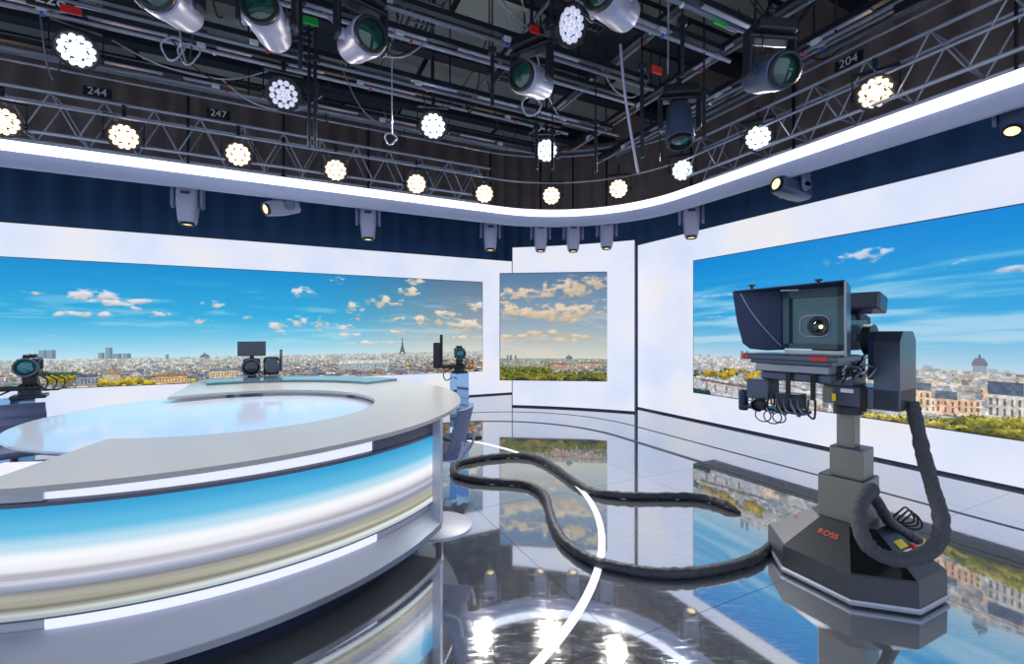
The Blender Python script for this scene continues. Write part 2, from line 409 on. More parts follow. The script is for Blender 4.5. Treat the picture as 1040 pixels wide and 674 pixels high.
class Pic:
    """A picture shown on a flat panel from P0 (left) to P1 (right), height z0..z1."""
    def __init__(s, P0, P1, z0, z1, res):
        s.P0, s.P1, s.z0, s.z1 = P0, P1, z0, z1; s.L = (P1 - P0).length; s.H = z1 - z0
        s.nx = int(s.L * res); s.ny = int(s.H * res)
        u = (np.arange(s.nx) + .5) / s.nx; v = (np.arange(s.ny) + .5) / s.ny
        s.U, s.V = np.meshgrid(u * s.L, v * s.H)          # metres, V upward
        s.img = np.zeros((s.ny, s.nx, 3)); s.res = res
    def uv(s, px, py):                                    # where a sight line meets the panel
        d = s.P1 - s.P0; k = (px - 520) / FPX
        t = (k * s.P0.y - s.P0.x) / (d.x - k * d.y); Y = s.P0.y + t * d.y
        return t * s.L, HC - (py - 337) / FPX * Y - s.z0
    def rect(s, u, v, w_, h_, col):
        a, b = int(max(0, (u - w_ / 2) * s.res)), int(min(s.nx, (u + w_ / 2) * s.res)); c, d = int(max(0, v * s.res)), int(min(s.ny, (v + h_) * s.res))
        if b <= a or d <= c: return
        s.img[c:d, a:b] = col
    def cloud(s, u, v, ru, rv, col, seed=3, k=1.0, sc_=5.0):
        n = fbm(s.U * sc_ * 1.3 + seed, s.V * sc_ * 2.6, seed, 6); w1 = fbm(s.U * 2.2 + 9, s.V * 5 + seed, seed + 50, 3) - .5
        d = ((s.U - u) / ru) ** 2 + ((s.V - v + w1 * rv * .8) / rv) ** 2
        m = ss(.02, .85, (1 - d) * .55 + (n - .47) * 3.4) * (d < 2.6) * ss(2.6, 1.2, d)
        sh = np.clip((s.V - v) / rv * .5 + .5 + (n - .5) * 1.6, 0, 1)[..., None]
        c2 = np.array(col, float) * (.78 + .25 * sh)
        s.img += (c2 - s.img) * (m * k)[..., None]
    def tree(s, u, v, r, col, n=8):
        for i in range(n * 4):
            q = i / (n * 4); uu = u + rng.normal() * r * .5; vv = v + (.1 + .8 * q + .2 * rng.random()) * r; rr = max(.009, r * (.12 + .2 * rng.random()) * (1.3 - q))
            a0 = int(max(0, (uu - rr) * s.res)); a1 = int((uu + rr) * s.res) + 1; b0 = int(max(0, (vv - rr) * s.res)); b1 = int((vv + rr) * s.res) + 1
            if a1 <= a0 or b1 <= b0 or a0 >= s.nx or b0 >= s.ny: continue
            su = s.U[b0:b1, a0:a1]; sv = s.V[b0:b1, a0:a1]
            m = ((su - uu) ** 2 + (sv - vv) ** 2) < rr * rr
            s.img[b0:b1, a0:a1][m] = np.array(col) * (.45 + .65 * q + .25 * rng.random())
    def city(s, hor, n, h0, h1, v_floor, pal, roofs, haze, amin=0, bmax=None, green=.12):
        bmax = bmax or s.L
        for i in range(n):
            t = (i / n)                                   # far to near
            v = hor - (hor - v_floor) * t ** 1.15 - .01
            u = amin + rng.random() * (bmax - amin); sc_ = h0 + (h1 - h0) * t ** 1.3
            hh = sc_ * (.5 + rng.random()); ww = sc_ * (.6 + 2.2 * rng.random())
            hz = (1 - t) ** 1.6 * .72
            if rng.random() < green:
                c = np.array([[70, 92, 48], [96, 110, 40], [50, 72, 50], [128, 126, 48]][rng.integers(4)]) * (1 - hz) + np.array(haze) * hz
                s.tree(u, v - sc_ * .3, sc_ * .9, c, 5); continue
            c = np.array(pal[rng.integers(len(pal))]) * (.82 + .25 * rng.random()) * (1 - hz) + np.array(haze) * hz
            rf = np.array(roofs[rng.integers(len(roofs))]) * (.8 + .3 * rng.random()) * (1 - hz) + np.array(haze) * hz
            s.rect(u, v - hh * .6, ww, hh, c)
            s.rect(u, v + hh * .4, ww * .94, hh * .38, rf)
            s.rect(u + ww * .36, v - hh * .6, ww * .28, hh, c * .72)
            if sc_ > .035:
                nw = max(2, int(ww / .028))
                for k in range(nw):
                    for q in range(max(1, int(hh / .045))):
                        s.rect(u - ww / 2 + (k + .5) * ww / nw, v - hh * .55 + q * .045, .01, .022, c * .5)
    def build(s, name, parent, nrm, off):
        nx, ny = s.nx, s.ny
        g_ = (s.V < s.grain_top)[..., None] * ((fbm(s.U * 34, s.V * 34, 5, 3) - .5) * .55)[..., None]; s.img *= 1 + g_
        gu = np.linspace(0, 1, nx + 1); gv = np.linspace(0, 1, ny + 1); GU, GV = np.meshgrid(gu, gv)
        P0 = np.array(s.P0) + np.array(nrm) * off; D = np.array(s.P1 - s.P0)
        co = P0[None, None] + D[None, None] * GU[..., None]; co[..., 2] = s.z0 + GV * s.H
        co = co.reshape(-1, 3); i = np.arange(ny)[:, None] * (nx + 1) + np.arange(nx)[None]
        f = np.stack([i, i + 1, i + nx + 2, i + nx + 1], -1).reshape(-1, 4)
        me = bpy.data.meshes.new(name); me.vertices.add(len(co)); me.vertices.foreach_set('co', co.ravel())
        me.loops.add(f.size); me.loops.foreach_set('vertex_index', f.ravel().astype(np.int32))
        me.polygons.add(len(f)); me.polygons.foreach_set('loop_start', np.arange(0, f.size, 4, dtype=np.int32))
        me.update(calc_edges=True)
        c = np.clip(s.img / 255, 0, 1); c = np.where(c <= .04045, c / 12.92, ((c + .055) / 1.055) ** 2.4)
        c = np.concatenate([c, np.ones(c.shape[:2] + (1,))], -1).reshape(-1, 4)
        a = me.color_attributes.new('picture', 'FLOAT_COLOR', 'CORNER')
        a.data.foreach_set('color', np.repeat(c, 4, axis=0).ravel().astype(np.float32))
        me.materials.append(MATS['picture'])
        o = bpy.data.objects.new(name, me); C.objects.link(o); o.parent = parent; return o

PAL = [(226, 214, 192), (206, 198, 186), (236, 228, 212), (190, 186, 184), (214, 190, 160), (170, 172, 180), (242, 236, 226)]
ROOF = [(112, 124, 146), (134, 140, 152), (92, 104, 128), (160, 132, 112), (176, 172, 170), (120, 110, 108)]

def screen_thing(P0, P1, z0, z1, depth, label, frame=.012):
    d = (P1 - P0).normalized(); nrm = Vector((d.y, -d.x, 0))          # toward the viewer
    root = empty('video_wall', (0, 0, 0)); tag(root, label, 'screen', 'video walls showing the city skyline')
    a, b = P0 - d * frame, P1 + d * frame
    bk = -nrm * depth; zz0, zz1 = z0 - frame, z1 + frame
    def V3(p, z): return Vector((p.x, p.y, z))
    MB().hexa([V3(a, zz0), V3(b, zz0), V3(b + bk, zz0), V3(a + bk, zz0), V3(a, zz1), V3(b, zz1), V3(b + bk, zz1), V3(a + bk, zz1)]).build('screen_housing', 'panel_edge', root)
    return root, nrm

# --- left video wall
LP0 = R(-5.6, 10.56); LP1 = R(4.45, 10.56)
root, nrm = screen_thing(LP0, LP1, .63, 2.84, .07, 'long video wall on the left showing blue sky, clouds and a tall iron tower')
p = Pic(LP0, LP1, .63, 2.84, 100)
u_of = lambda x, y: p.uv(x, y)
hor = p.uv(250, 361)[1]; uR = p.uv(490, 337)[0]; uC = p.uv(330, 337)[0]
t = np.clip((p.V - hor) / (p.H - hor), 0, 1)
top = np.array([20, 142, 208.]); topR = np.array([92, 122, 152.]); mid = np.array([52, 172, 222.]); midR = np.array([140, 160, 174.]); lowc = np.array([186, 226, 240.]); lowR = np.array([214, 216, 206.])
k = ss(uC - .8, uR - .2, p.U)[..., None]
T = t[..., None]; cA = np.where(T > .45, mid + (top - mid) * ((T - .45) / .55), lowc + (mid - lowc) * (T / .45)); cB = np.where(T > .45, midR + (topR - midR) * ((T - .45) / .55), lowR + (midR - lowR) * (T / .45))
p.img[:] = cA * (1 - k) + cB * k
st = ss(.52, .78, fbm(p.U * 1.1 + p.V * .8, p.V * 9, 31)) * ss(.95, .5, t) * .4; mixc(p.img, st, (196, 224, 238))
for (x, y, rx, ry, c) in [(95, 300, .36, .085, 0), (110, 308, .28, .07, 0), (148, 306, .2, .05, 0), (42, 297, .22, .035, 0), (85, 319, .55, .05, 0), (160, 319, .2, .05, 0), (205, 325, .16, .06, 0),
                          (218, 309, .2, .07, 0), (308, 297, .22, .12, 0), (282, 331, .14, .06, 0), (285, 337, .12, .05, 0), (300, 326, .34, .09, 0), (322, 328, .3, .13, 0), (350, 332, .2, .06, 0),
                          (361, 314, .18, .18, 1), (391, 306, .34, .13, 1), (414, 296, .25, .09, 1), (423, 286, .2, .09, 1), (345, 284, .2, .09, 1), (402, 338, .2, .06, 1), (440, 325, .5, .1, 1),
                          (476, 330, .6, .12, 1), (483, 312, .3, .1, 1), (455, 318, .3, .07, 1), (402, 324, .25, .05, 1), (355, 340, .22, .06, 0), (470, 343, .5, .05, 1), (380, 348, .6, .04, 0), (135, 313, .14, .04, 0), (250, 322, .1, .03, 0)]:
    u, v = p.uv(x, y); p.cloud(u, v, rx, ry, [(232, 222, 226), (236, 220, 198)][c], seed=int(x * 7 + y), k=.93)
hz = [200, 214, 220]
m = ss(hor + .01, hor - .012, p.V); mixc(p.img, m, (196, 196, 192))
for x, w_, h_ in [(111, .1, .2), (103, .09, .1), (119, .14, .09), (129, .12, .09), (44, .12, .14), (52, .12, .15), (170, .05, .08), (345, .1, .05), (210, .1, .06)]:
    u, v = p.uv(x, 362); p.rect(u, v - .03, w_, h_, (136, 158, 172)); p.rect(u + w_ * .3, v - .03, w_ * .4, h_, (114, 134, 150))
p.city(hor, 5200, .012, .075, 0, PAL, ROOF, hz, green=.07)
# autumn trees at the right, riverside and trees at the left
for i in range(60):
    x = 432 + rng.random() * 58; u, v = p.uv(x, 364 + rng.random() * 13); p.tree(u, v - .05, .05, [(178, 96, 60), (196, 150, 40), (150, 110, 60), (110, 110, 50)][rng.integers(4)], 6)
for x, y, r in [(62, 386, .14), (75, 383, .12), (105, 389, .12), (130, 388, .13), (118, 389, .09), (150, 389, .1), (55, 383, .1), (196, 386, .07), (415, 370, .06)]:
    u, v = p.uv(x, y); p.tree(u, v - .04, r, (192, 172, 44), 14)
for x in range(30, 80, 6): u, v = p.uv(x, 380); p.tree(u, v - .02, .07, (74, 112, 80), 6)
def dome(pic, x, y, wd, hd, col):
    u, v = pic.uv(x, y); pic.rect(u, v - hd * .5, wd * .8, hd * .5, np.array(col)); 
    m = (((pic.U - u) / (wd / 2)) ** 2 + ((pic.V - v) / (hd * .6)) ** 2 < 1) & (pic.V >= v); pic.img[m] = np.array(col) * .78
    pic.rect(u, v + hd * .5, wd * .12, hd * .35, np.array(col) * .7)
dome(p, 115, 380, .26, .2, (196, 178, 148)); dome(p, 208, 363, .16, .12, (150, 160, 176))
def hall(pic, x0, x1, y, hgt, col, rc):
    u0, v0 = pic.uv(x0, y); u1, v1 = pic.uv(x1, y); v = min(v0, v1)
    pic.rect((u0 + u1) / 2, v, u1 - u0, hgt, np.array(col)); pic.rect((u0 + u1) / 2, v + hgt, (u1 - u0), hgt * .5, np.array(rc))
    n = int((u1 - u0) / .045)
    for i in range(n):
        pic.rect(u0 + (i + .5) * (u1 - u0) / n, v + hgt * .15, .018, hgt * .3, np.array(col) * .55); pic.rect(u0 + (i + .5) * (u1 - u0) / n, v + hgt * .58, .018, hgt * .28, np.array(col) * .55)
hall(p, 213, 241, 383, .13, (214, 198, 160), (120, 128, 138)); hall(p, 78, 100, 390, .13, (150, 156, 168), (86, 98, 130)); hall(p, 158, 190, 388, .12, (214, 180, 128), (150, 120, 100)); hall(p, 345, 395, 373, .12, (176, 186, 190), (206, 210, 206))
# iron tower
u, v = p.uv(408.5, 361); v = hor - .03; Ht = p.uv(408.5, 343)[1] - v
for i in range(60):
    q = i / 60; wd = .13 * (1 - q) ** 2.3 + .022; col = (96, 108, 122)
    if q < .14:
        p.rect(u - wd * .38, v + q * Ht, wd * .26, Ht / 55, col); p.rect(u + wd * .38, v + q * Ht, wd * .26, Ht / 55, col)
    else: p.rect(u, v + q * Ht, wd, Ht / 50, col)
for q in (.14, .32, .9): p.rect(u, v + q * Ht, .13 * (1 - q) ** 2 + .03, .015, (84, 96, 110))
p.grain_top = hor; p.build('display_surface', root, nrm, .003)

# --- centre video wall
CP0 = Vector((-.245, 9.50, 0)); CP1 = Vector((1.925, 9.26, 0))
root, nrm = screen_thing(CP0, CP1, .61, 2.81, .09, 'square video wall on the centre panel showing dusk clouds over green treetops')
p = Pic(CP0, CP1, .61, 2.81, 115)
hor = p.uv(560, 364)[1]; t = np.clip((p.V - hor) / (p.H - hor), 0, 1)[..., None]
p.img[:] = np.where(t > .5, np.array([134, 160, 182.]) + (np.array([88, 122, 160.]) - np.array([134, 160, 182.])) * ((t - .5) / .5), np.array([214, 214, 200.]) + (np.array([134, 160, 182.]) - np.array([214, 214, 200.])) * (t / .5))
st = ss(.5, .75, fbm(p.U * 1.2, p.V * 7 + p.U, 44)) * ss(.9, .3, t[..., 0]) * .45; mixc(p.img, st, (226, 214, 194))
for (x, y, rx, ry) in [(530, 299, .5, .13), (575, 293, .5, .16), (600, 286, .45, .14), (545, 318, .4, .15), (568, 317, .6, .17), (590, 316, .5, .12), (575, 325, .2, .1), (520, 316, .25, .12), (560, 338, .5, .06), (585, 342, .4, .05), (530, 342, .5, .05), (605, 306, .2, .05), (514, 308, .12, .05), (545, 345, .7, .05)]:
    u, v = p.uv(x, y); p.cloud(u, v, rx, ry, (228, 206, 176), seed=int(x * 3 + y), k=.92)
m = ss(hor + .008, hor - .008, p.V); mixc(p.img, m, (150, 150, 140))
p.city(hor, 700, .012, .05, hor - .3, PAL, ROOF, (190, 196, 196), green=.25)
for x in (516, 519, 524): u, v = p.uv(x, 364); p.rect(u, hor - .03, .035, .1, (110, 120, 134))
hall(p, 560, 580, 374, .08, (206, 160, 140), (120, 112, 120)); hall(p, 588, 612, 372, .06, (214, 176, 150), (110, 112, 122))
u, v = p.uv(578, 364); dome(p, 578, 364, .14, .1, (140, 150, 150))
for i in range(420):
    q = i / 420; y = 371 + q * 14; x = 508 + rng.random() * (108 if q > .45 else 52); u, v = p.uv(x, y)
    p.tree(u, v - .05, .03 + .05 * q, [(76, 96, 36), (54, 80, 40), (126, 120, 40), (96, 106, 36), (40, 62, 38), (150, 128, 44)][rng.integers(6)], 5)
p.grain_top = hor; p.build('display_surface', root, nrm, .003)

# --- right video wall
RP0 = R(6.2, 0) + E2 * 0; 
def on_a(a, px):                                # point of the plane a = const seen along column px
    k = (px - 520) / FPX; Y = a / (E1.x * k + E1.y); return Vector((k * Y, Y, 0))
RP0 = on_a(6.12, 704.5); RP1 = R(6.12, .4)
root, nrm = screen_thing(RP0, RP1, .60, 2.78, .5, 'large video wall on the right showing pale rooftops and streaked blue sky')
p = Pic(RP0, RP1, .60, 2.78, 120)
hor = p.uv(900, 372)[1]; t = np.clip((p.V - hor) / (p.H - hor), 0, 1)[..., None]
c0, c1, c2 = np.array([188, 214, 230.]), np.array([56, 166, 222.]), np.array([0, 134, 214.])
p.img[:] = np.where(t > .38, c1 + (c2 - c1) * ((t - .38) / .62), c0 + (c1 - c0) * (t / .38))
st = ss(.42, .72, fbm(p.U * .55, p.V * 8 - p.U * .25, 12)) * ss(.85, .6, t[..., 0]) * ss(.0, .2, t[..., 0]) * .62; mixc(p.img, st, (206, 226, 240))
for (x, y, rx, ry, k) in [(878, 259, .32, .07, .95), (838, 267, .16, .05, .7), (981, 266, .1, .03, .8), (968, 271, .14, .03, .5), (1035, 272, .16, .03, .9), (730, 300, .3, .015, .8), (726, 322, .3, .015, .7)]:
    u, v = p.uv(x, y); p.cloud(u, v, rx, ry, (206, 214, 234), seed=int(x + y), k=k)
m = ss(hor + .01, hor - .01, p.V); mixc(p.img, m, (206, 200, 192))
# distant rim
for i in range(90):
    u = rng.random() * p.L; p.rect(u, hor - .02, .02 + .05 * rng.random(), .02 + .04 * rng.random(), (168, 176, 186))
for x in (754, 759): u, v = p.uv(x, 365); p.rect(u, hor - .05, .05, .16, (120, 134, 150)); 
dome(p, 995, 371, .12, .13, (150, 162, 176)); dome(p, 737, 371, .04, .1, (150, 146, 156))
p.city(hor, 5200, .014, .15, 0, [(240, 230, 214), (228, 214, 200), (214, 206, 200), (246, 240, 230), (222, 196, 170), (200, 200, 206)], [(150, 164, 178), (176, 182, 188), (124, 138, 156), (212, 196, 178), (226, 220, 212)], (214, 214, 218), green=.06)
# river, quay and bridge at the left end
uA = p.uv(704.5, 337)[0]; uB = p.uv(772, 337)[0]; vr = p.uv(720, 388)[1]
m = (p.U < uB) & (p.V < vr + .02 - (p.U - uA) * .03) & (p.V > vr - .42); wv = fbm(p.U * 6, p.V * 30, 9)
p.img[m] = (np.array([196, 198, 206.])[None] * (.85 + .25 * wv[m][:, None]))
for i in range(26): u, v = p.uv(704 + rng.random() * 14, 392 + rng.random() * 7); p.tree(u, v - .08, .07, (40, 74, 66), 5)
u0, v0 = p.uv(712, 386); u1, v1 = p.uv(775, 397)
for i in range(120):
    q = i / 120; p.rect(u0 + (u1 - u0) * q, v0 + (v1 - v0) * q, .03, .035, (120, 104, 92))
for x, y in ((718, 391), (727, 393), (738, 395), (751, 397)): u, v = p.uv(x, y); p.rect(u, v - .06, .035, .11, (150, 126, 96))
for i in range(30): u, v = p.uv(706 + rng.random() * 66, 374 + rng.random() * 7); p.tree(u, v - .03, .05, [(170, 148, 60), (76, 100, 60), (60, 84, 62)][rng.integers(3)], 6)
for x, y, r in ((718, 379, .1), (736, 382, .1), (742, 379, .09), (767, 384, .14), (764, 386, .12)): u, v = p.uv(x, y); p.tree(u, v - .04, r, (188, 160, 50), 10)
# big near houses and trees at the right
for i in range(70):
    q = i / 70; x = 872 + rng.random() * 190; y = 388 + q * (22 + (x - 872) * .13); w_ = 9 + 12 * q
    hall(p, x, x + w_ * (.7 + .8 * rng.random()), y, .06 + .10 * q, [(226, 204, 176), (226, 188, 162), (216, 212, 206), (240, 228, 208), (236, 222, 200)][rng.integers(5)], [(134, 142, 156), (176, 172, 168), (168, 172, 180), (206, 196, 184)][rng.integers(4)])
for x0, x1, y, hh, c, rc in ((926, 946, 411, .17, (226, 200, 166), (104, 116, 134)), (950, 972, 419, .16, (226, 184, 158), (100, 112, 130)), (1003, 1040, 424, .24, (206, 202, 196), (86, 100, 124))):
    hall(p, x0, x1, y, hh, c, rc)
for i in range(230):
    q = rng.random(); x = 880 + q * 190; ytop = 418 + (x - 880) * .085; yb = 428 + (x - 880) * .16; u, v = p.uv(x, ytop + rng.random() * (yb - ytop))
    p.tree(u, v - .06, .075, [(166, 152, 74), (184, 162, 84), (128, 124, 62), (96, 100, 56), (200, 176, 100)][rng.integers(5)], 6)
for i in range(60):
    x = 975 + rng.random() * 70; u, v = p.uv(x, 426 + rng.random() * 14 + (x - 975) * .05); p.tree(u, v - .03, .09, [(160, 152, 66), (136, 132, 58), (98, 104, 52)][rng.integers(3)], 8)
p.grain_top = hor; p.build('display_surface', root, nrm, .003)

# ------------------------------------------------------------------ canopy ring over the set
root = empty('canopy_ring', R(0, 7.9, 3.69)); tag(root, 'curved white and grey canopy ring hung under the ceiling above the set', 'canopy')
root.location = (0, 0, 0)
rp = [R(a, b) for a, b in room_path(6.0, 7.92, 2.3, -10, -1.5, n=40)]
def sweep(path, prof, closed=True):
    g = MB(); vs = []; n = len(path); k = len(prof)
    for i, q in enumerate(path):
        t = (path[min(i + 1, n - 1)] - path[max(i - 1, 0)]).normalized(); nn = Vector((-t.y, t.x, 0))    # outward
        for (o, z) in prof: v = q + nn * o; vs.append(Vector((v.x, v.y, z)))
    fs = []
    for i in range(n - 1):
        for j in range(k if closed else k - 1): fs.append((k * i + j, k * i + (j + 1) % k, k * i + k + (j + 1) % k, k * i + k + j))
    if closed: fs += [tuple(range(k)), tuple(k * n - 1 - j for j in range(k))]
    return g.add(vs, fs, True)
sweep(rp, [(-.02, 3.865), (-.02, 3.99), (.02, 4.0), (.05, 3.99), (.05, 3.865)]).build('light_band', 'ring_light', root)
sweep(rp, [(.0, 3.86), (.02, 3.80), (.05, 3.74), (.10, 3.69), (.16, 3.69), (.16, 3.95), (.07, 3.95), (.07, 3.86)]).build('fascia', 'fascia', root)

# ------------------------------------------------------------------ overhead rig
def truss(pa, pb, label, hgt=.55, wid=.4, bays=None):
    d = pb - pa; L = d.length; t = d.normalized(); s_ = Vector((-t.y, t.x, 0)); root = empty('lighting_truss', pa); tag(root, label, 'truss', None)
    bays = bays or int(L / .55); g = MB(); h = MB()
    for o in (-wid / 2, wid / 2):
        for z in (0, hgt): g.rod(s_ * o + Vector((0, 0, z)), s_ * o + Vector((0, 0, z)) + d, .024, 8)
    g.build('chord', 'truss_metal', root)
    for i in range(bays):
        a = t * (L * i / bays); b = t * (L * (i + 1) / bays); m_ = (a + b) / 2
        for o in (-wid / 2, wid / 2):
            q = s_ * o; up = Vector((0, 0, hgt)); h.rod(a + q, m_ + q + up, .011, 6); h.rod(m_ + q + up, b + q, .011, 6)
        h.rod(a - s_ * wid / 2, a + s_ * wid / 2, .011, 6)
        h.rod(m_ - s_ * wid / 2 + Vector((0, 0, hgt)), m_ + s_ * wid / 2 + Vector((0, 0, hgt)), .011, 6)
    h.build('lacing', 'truss_metal', root)
    return root
truss(R(-8, 8.35, 4.22), R(3.6, 8.35, 4.22), 'long silver lattice truss running above the left side of the canopy ring')
truss(R(6.3, -1.5, 4.22), R(6.3, 5.6, 4.22), 'silver lattice truss running above the right side of the canopy ring')
# curved rails over the corner
def rail(A, B, rad, z, r, m, label, a0=-9, b1=-1.5):
    pth = [R(a, b, z) for a, b in room_path(A, B, rad, a0, b1, n=24)]
    o = MB().tube(pth, r, 8).build('curved_rail', m); tag(o, label, 'rail'); return o
rail(6.0, 7.8, 2.6, 5.05, .03, 'pipe_metal', 'upper grey curtain rail bending round the corner of the rig')
rail(5.85, 7.6, 2.6, 4.86, .02, 'pipe_metal', 'thin grey rail bending just below the thicker curved rail')
rail(6.35, 8.15, 2.6, 5.3, .045, 'duct_rust', 'brownish curved duct rail nearest the drape at the top')
rail(6.05, 7.9, 2.5, 4.5, .018, 'truss_metal', 'slim steel rail curving low over the canopy ring')

ORD = ['first', 'second', 'third', 'fourth', 'fifth', 'sixth', 'seventh', 'eighth', 'ninth', 'tenth', 'eleventh', 'twelfth', 'thirteenth', 'fourteenth']
rnd = random.Random(5)
def lighting_pipe(pa, pb, r, m, label, group, boxes=True, num=None):
    d = pb - pa; L = d.length; t = d.normalized(); Mr = Matrix.Rotation(math.atan2(t.y, t.x), 3, 'Z')
    root = empty('lighting_pipe', pa); tag(root, label, 'pipe', group)
    MB().rod((0, 0, 0), d, r, 10).build('tube', m, root)
    if boxes:
        g = MB(); h = MB()
        k = .5 + rnd.random()
        g.box(d * .5 + Vector((0, 0, .10)), (L * .98, .07, .06), Mr); g.build('power_track', 'pipe_black', root)
        while k < L - .8:
            ln = .35 + rnd.random() * .5
            if rnd.random() < .6: MB().box(t * (k + ln / 2) + Vector((0, 0, .062)), (ln, .05, .014), Mr).build('track_cover', 'silver', root)
            k += ln + .15 + rnd.random() * .5
        k = .4 + rnd.random()
        while k < L - .4:
            c = rnd.choice(['blue', 'red', 'blue', 'red', 'white_plastic'])
            g = MB(); g.box(t * k + Vector((0, 0, .035)), (.09, .08, .06), Mr, .01); g.build('socket', 'white_plastic', root)
            q = MB(); q.lathe([(.02, -.03), (.026, 0), (.02, .012)], t * (k + (.0 if c == 'blue' else .13)) + Vector((0, 0, .0)), 'z', 10); q.build('plug', c, root)
            k += 1.0 + rnd.random() * 1.4
    # hangers up to the grid
    k = .3
    while k < L:
        MB().rod(t * k, t * k + Vector((0, 0, 6.7 - pa.z)), .012, 6).build('hanger_rod', 'pipe_black', root); k += 2.2 + rnd.random()
    if num:
        txt, at_ = num; o = MB().box(t * at_ + Vector((0, 0, -.03)), (.34, .02, .16), Mr).build('number_plate', 'black_plastic', root)
        Mx = Matrix.Translation(t * at_ + Vector((0, 0, -.03)) + Vector((t.y, -t.x, 0)) * .012) @ Matrix.Rotation(math.atan2(t.y, t.x), 4, 'Z') @ Matrix.Rotation(math.pi / 2, 4, 'X')
        text_mesh(txt, .15, 'white_plastic', root, Mx)
    return root
def num_at(pa, pb, px):                       # distance along a pipe where it is seen in column px
    d = (pb - pa).normalized(); k = (px - 520) / FPX; return (k * pa.y - pa.x) / (d.x - k * d.y)
A_P = [(2.35, 4.75, None), (3.05, 4.6, None), (3.75, 4.85, ('123', 398)), (4.5, 4.75, None), (5.15, 4.9, None), (5.8, 4.75, ('228', 52)), (6.5, 4.95, None), (7.15, 4.8, None)]
for i, (b, z, num) in enumerate(A_P):
    pa, pb = R(-8.5, b, z), R(4.3 + .25 * (i % 3), b, z)
    lighting_pipe(pa, pb, .024, 'pipe_metal' if i % 2 else 'truss_metal', 'lighting pipe with sockets running parallel to the left wall, %s from the front' % ORD[i],
                  None, True, (num[0], num_at(pa, pb, num[1])) if num else None)
B_P = [(1.3, 5.5), (2.7, 5.35), (3.9, 5.1), (4.7, 4.9), (5.2, 4.72), (5.6, 4.9)]
for i, (a, z) in enumerate(B_P):
    lighting_pipe(R(a, .2, z), R(a, 7.3 - .1 * i, z), .024, 'pipe_metal', 'lighting pipe running parallel to the right wall, %s counted from the left' % ORD[i], None, i >= 2,
                  ('121', 1.9) if i == 4 else None)
pa, pb = R(6.3, .5, 4.84), R(6.3, 5.2, 4.84)
for txt, px, b_, z_ in (('244', 99, 8.1, 4.86), ('247', 222, 8.1, 4.86)):
    k = (px - 520) / FPX; Y = b_ / (E2.x * k + E2.y); q = Vector((k * Y, Y, z_))
    o = MB().box((0, 0, 0), (.3, .02, .13)).build('number_sign', 'black_plastic', None, q, (0, 0, RA)); tag(o, 'small black plate reading %s, %s' % (txt, {'244': 'left of the two number plates on the left truss', '247': 'right of the two number plates on the left truss'}[txt]), 'sign')
    text_mesh(txt, .14, 'white_plastic', o, Matrix.Translation((0, -.012, 0)) @ Matrix.Rotation(math.pi / 2, 4, 'X'))
k = (862 - 520) / FPX; Y = 6.1 / (E1.x * k + E1.y)
o = MB().box((0, 0, 0), (.3, .02, .13)).build('number_sign', 'black_plastic', None, Vector((k * Y, Y, 4.86)), (0, 0, RA - math.pi / 2)); tag(o, 'small black plate reading 204 on the right truss', 'sign')
text_mesh('204', .14, 'white_plastic', o, Matrix.Translation((0, -.012, 0)) @ Matrix.Rotation(math.pi / 2, 4, 'X'))

# dark beams and walkway panels under the ceiling
for i, b in enumerate((1.6, 3.4, 5.2, 7.0, 8.8)):
    root = empty('ceiling_beam', R(-10, b, 5.95)); tag(root, 'black steel beam under the ceiling, %s from the front' % ORD[i], 'beam')
    d = E1 * 18; Mr = Matrix.Rotation(RA, 3, 'Z')
    MB().box(d / 2 + Vector((0, 0, .26)), (18, .22, .03), Mr).box(d / 2, (18, .22, .03), Mr).box(d / 2 + Vector((0, 0, .13)), (18, .03, .26), Mr).build('steel_section', 'beam', root)
n = 0
for b in (2.5, 4.3, 6.1, 7.9):
    for a in np.arange(-8, 6.4, 2.05):
        if rnd.random() < (.75 if a > 1.5 and b > 2.4 else .34): continue
        a2 = a + rnd.random() * .5; wd = 1.0 + rnd.random() * .5
        o = MB().box((0, 0, 0), (wd, 1.5, .03), None, .005).build('ceiling_board', 'beam', None, R(a2, b, 6.25), (0, 0, RA))
        tag(o, 'dark flat board hung between the beams of the rig', 'board', 'dark boards hung between the beams'); n += 1
# cable ladders
lad = None; n = 0
g = MB(); h = MB()
for y in (-.16, .16): g.box((0, y, 0), (1.6, .02, .05))
for i in range(12): h.box((-.75 + i * .136, 0, 0), (.018, .32, .018))
lad = empty('cable_ladder', R(2.6, 3.4, 5.5), RA + math.pi / 2); g.build('side_rail', 'tray_metal', lad); h.build('rung', 'pipe_metal', lad)
gc = MB()
for y in (-.08, -.02, .05): gc.tube(smooth_path([(-.8, y, .03), (-.2, y + .03, .04), (.4, y - .02, .035), (.8, y, .03)], 4), .014, 6)
gc.build('cable_run', 'rubber', lad)
tag(lad, 'wire cable ladder hung in the rig above the desk', 'cable ladder', 'cable ladders in the rig')
for (a, b, z) in [(.9, 3.9, 5.6), (-.6, 4.6, 5.6), (1.6, 5.5, 5.6), (3.1, 5.7, 5.5), (-2.2, 4.2, 5.6), (-3.5, 5.6, 5.5), (2.2, 2.2, 5.4), (4.3, 3.1, 5.6), (.2, 6.3, 5.5), (4.9, 1.5, 5.5), (-1.3, 6.6, 5.5), (3.6, 4.2, 5.6)]:
    c = copy_tree(lad); c.location = R(a, b, z); c.rotation_euler = (0, 0, RA + math.pi / 2)
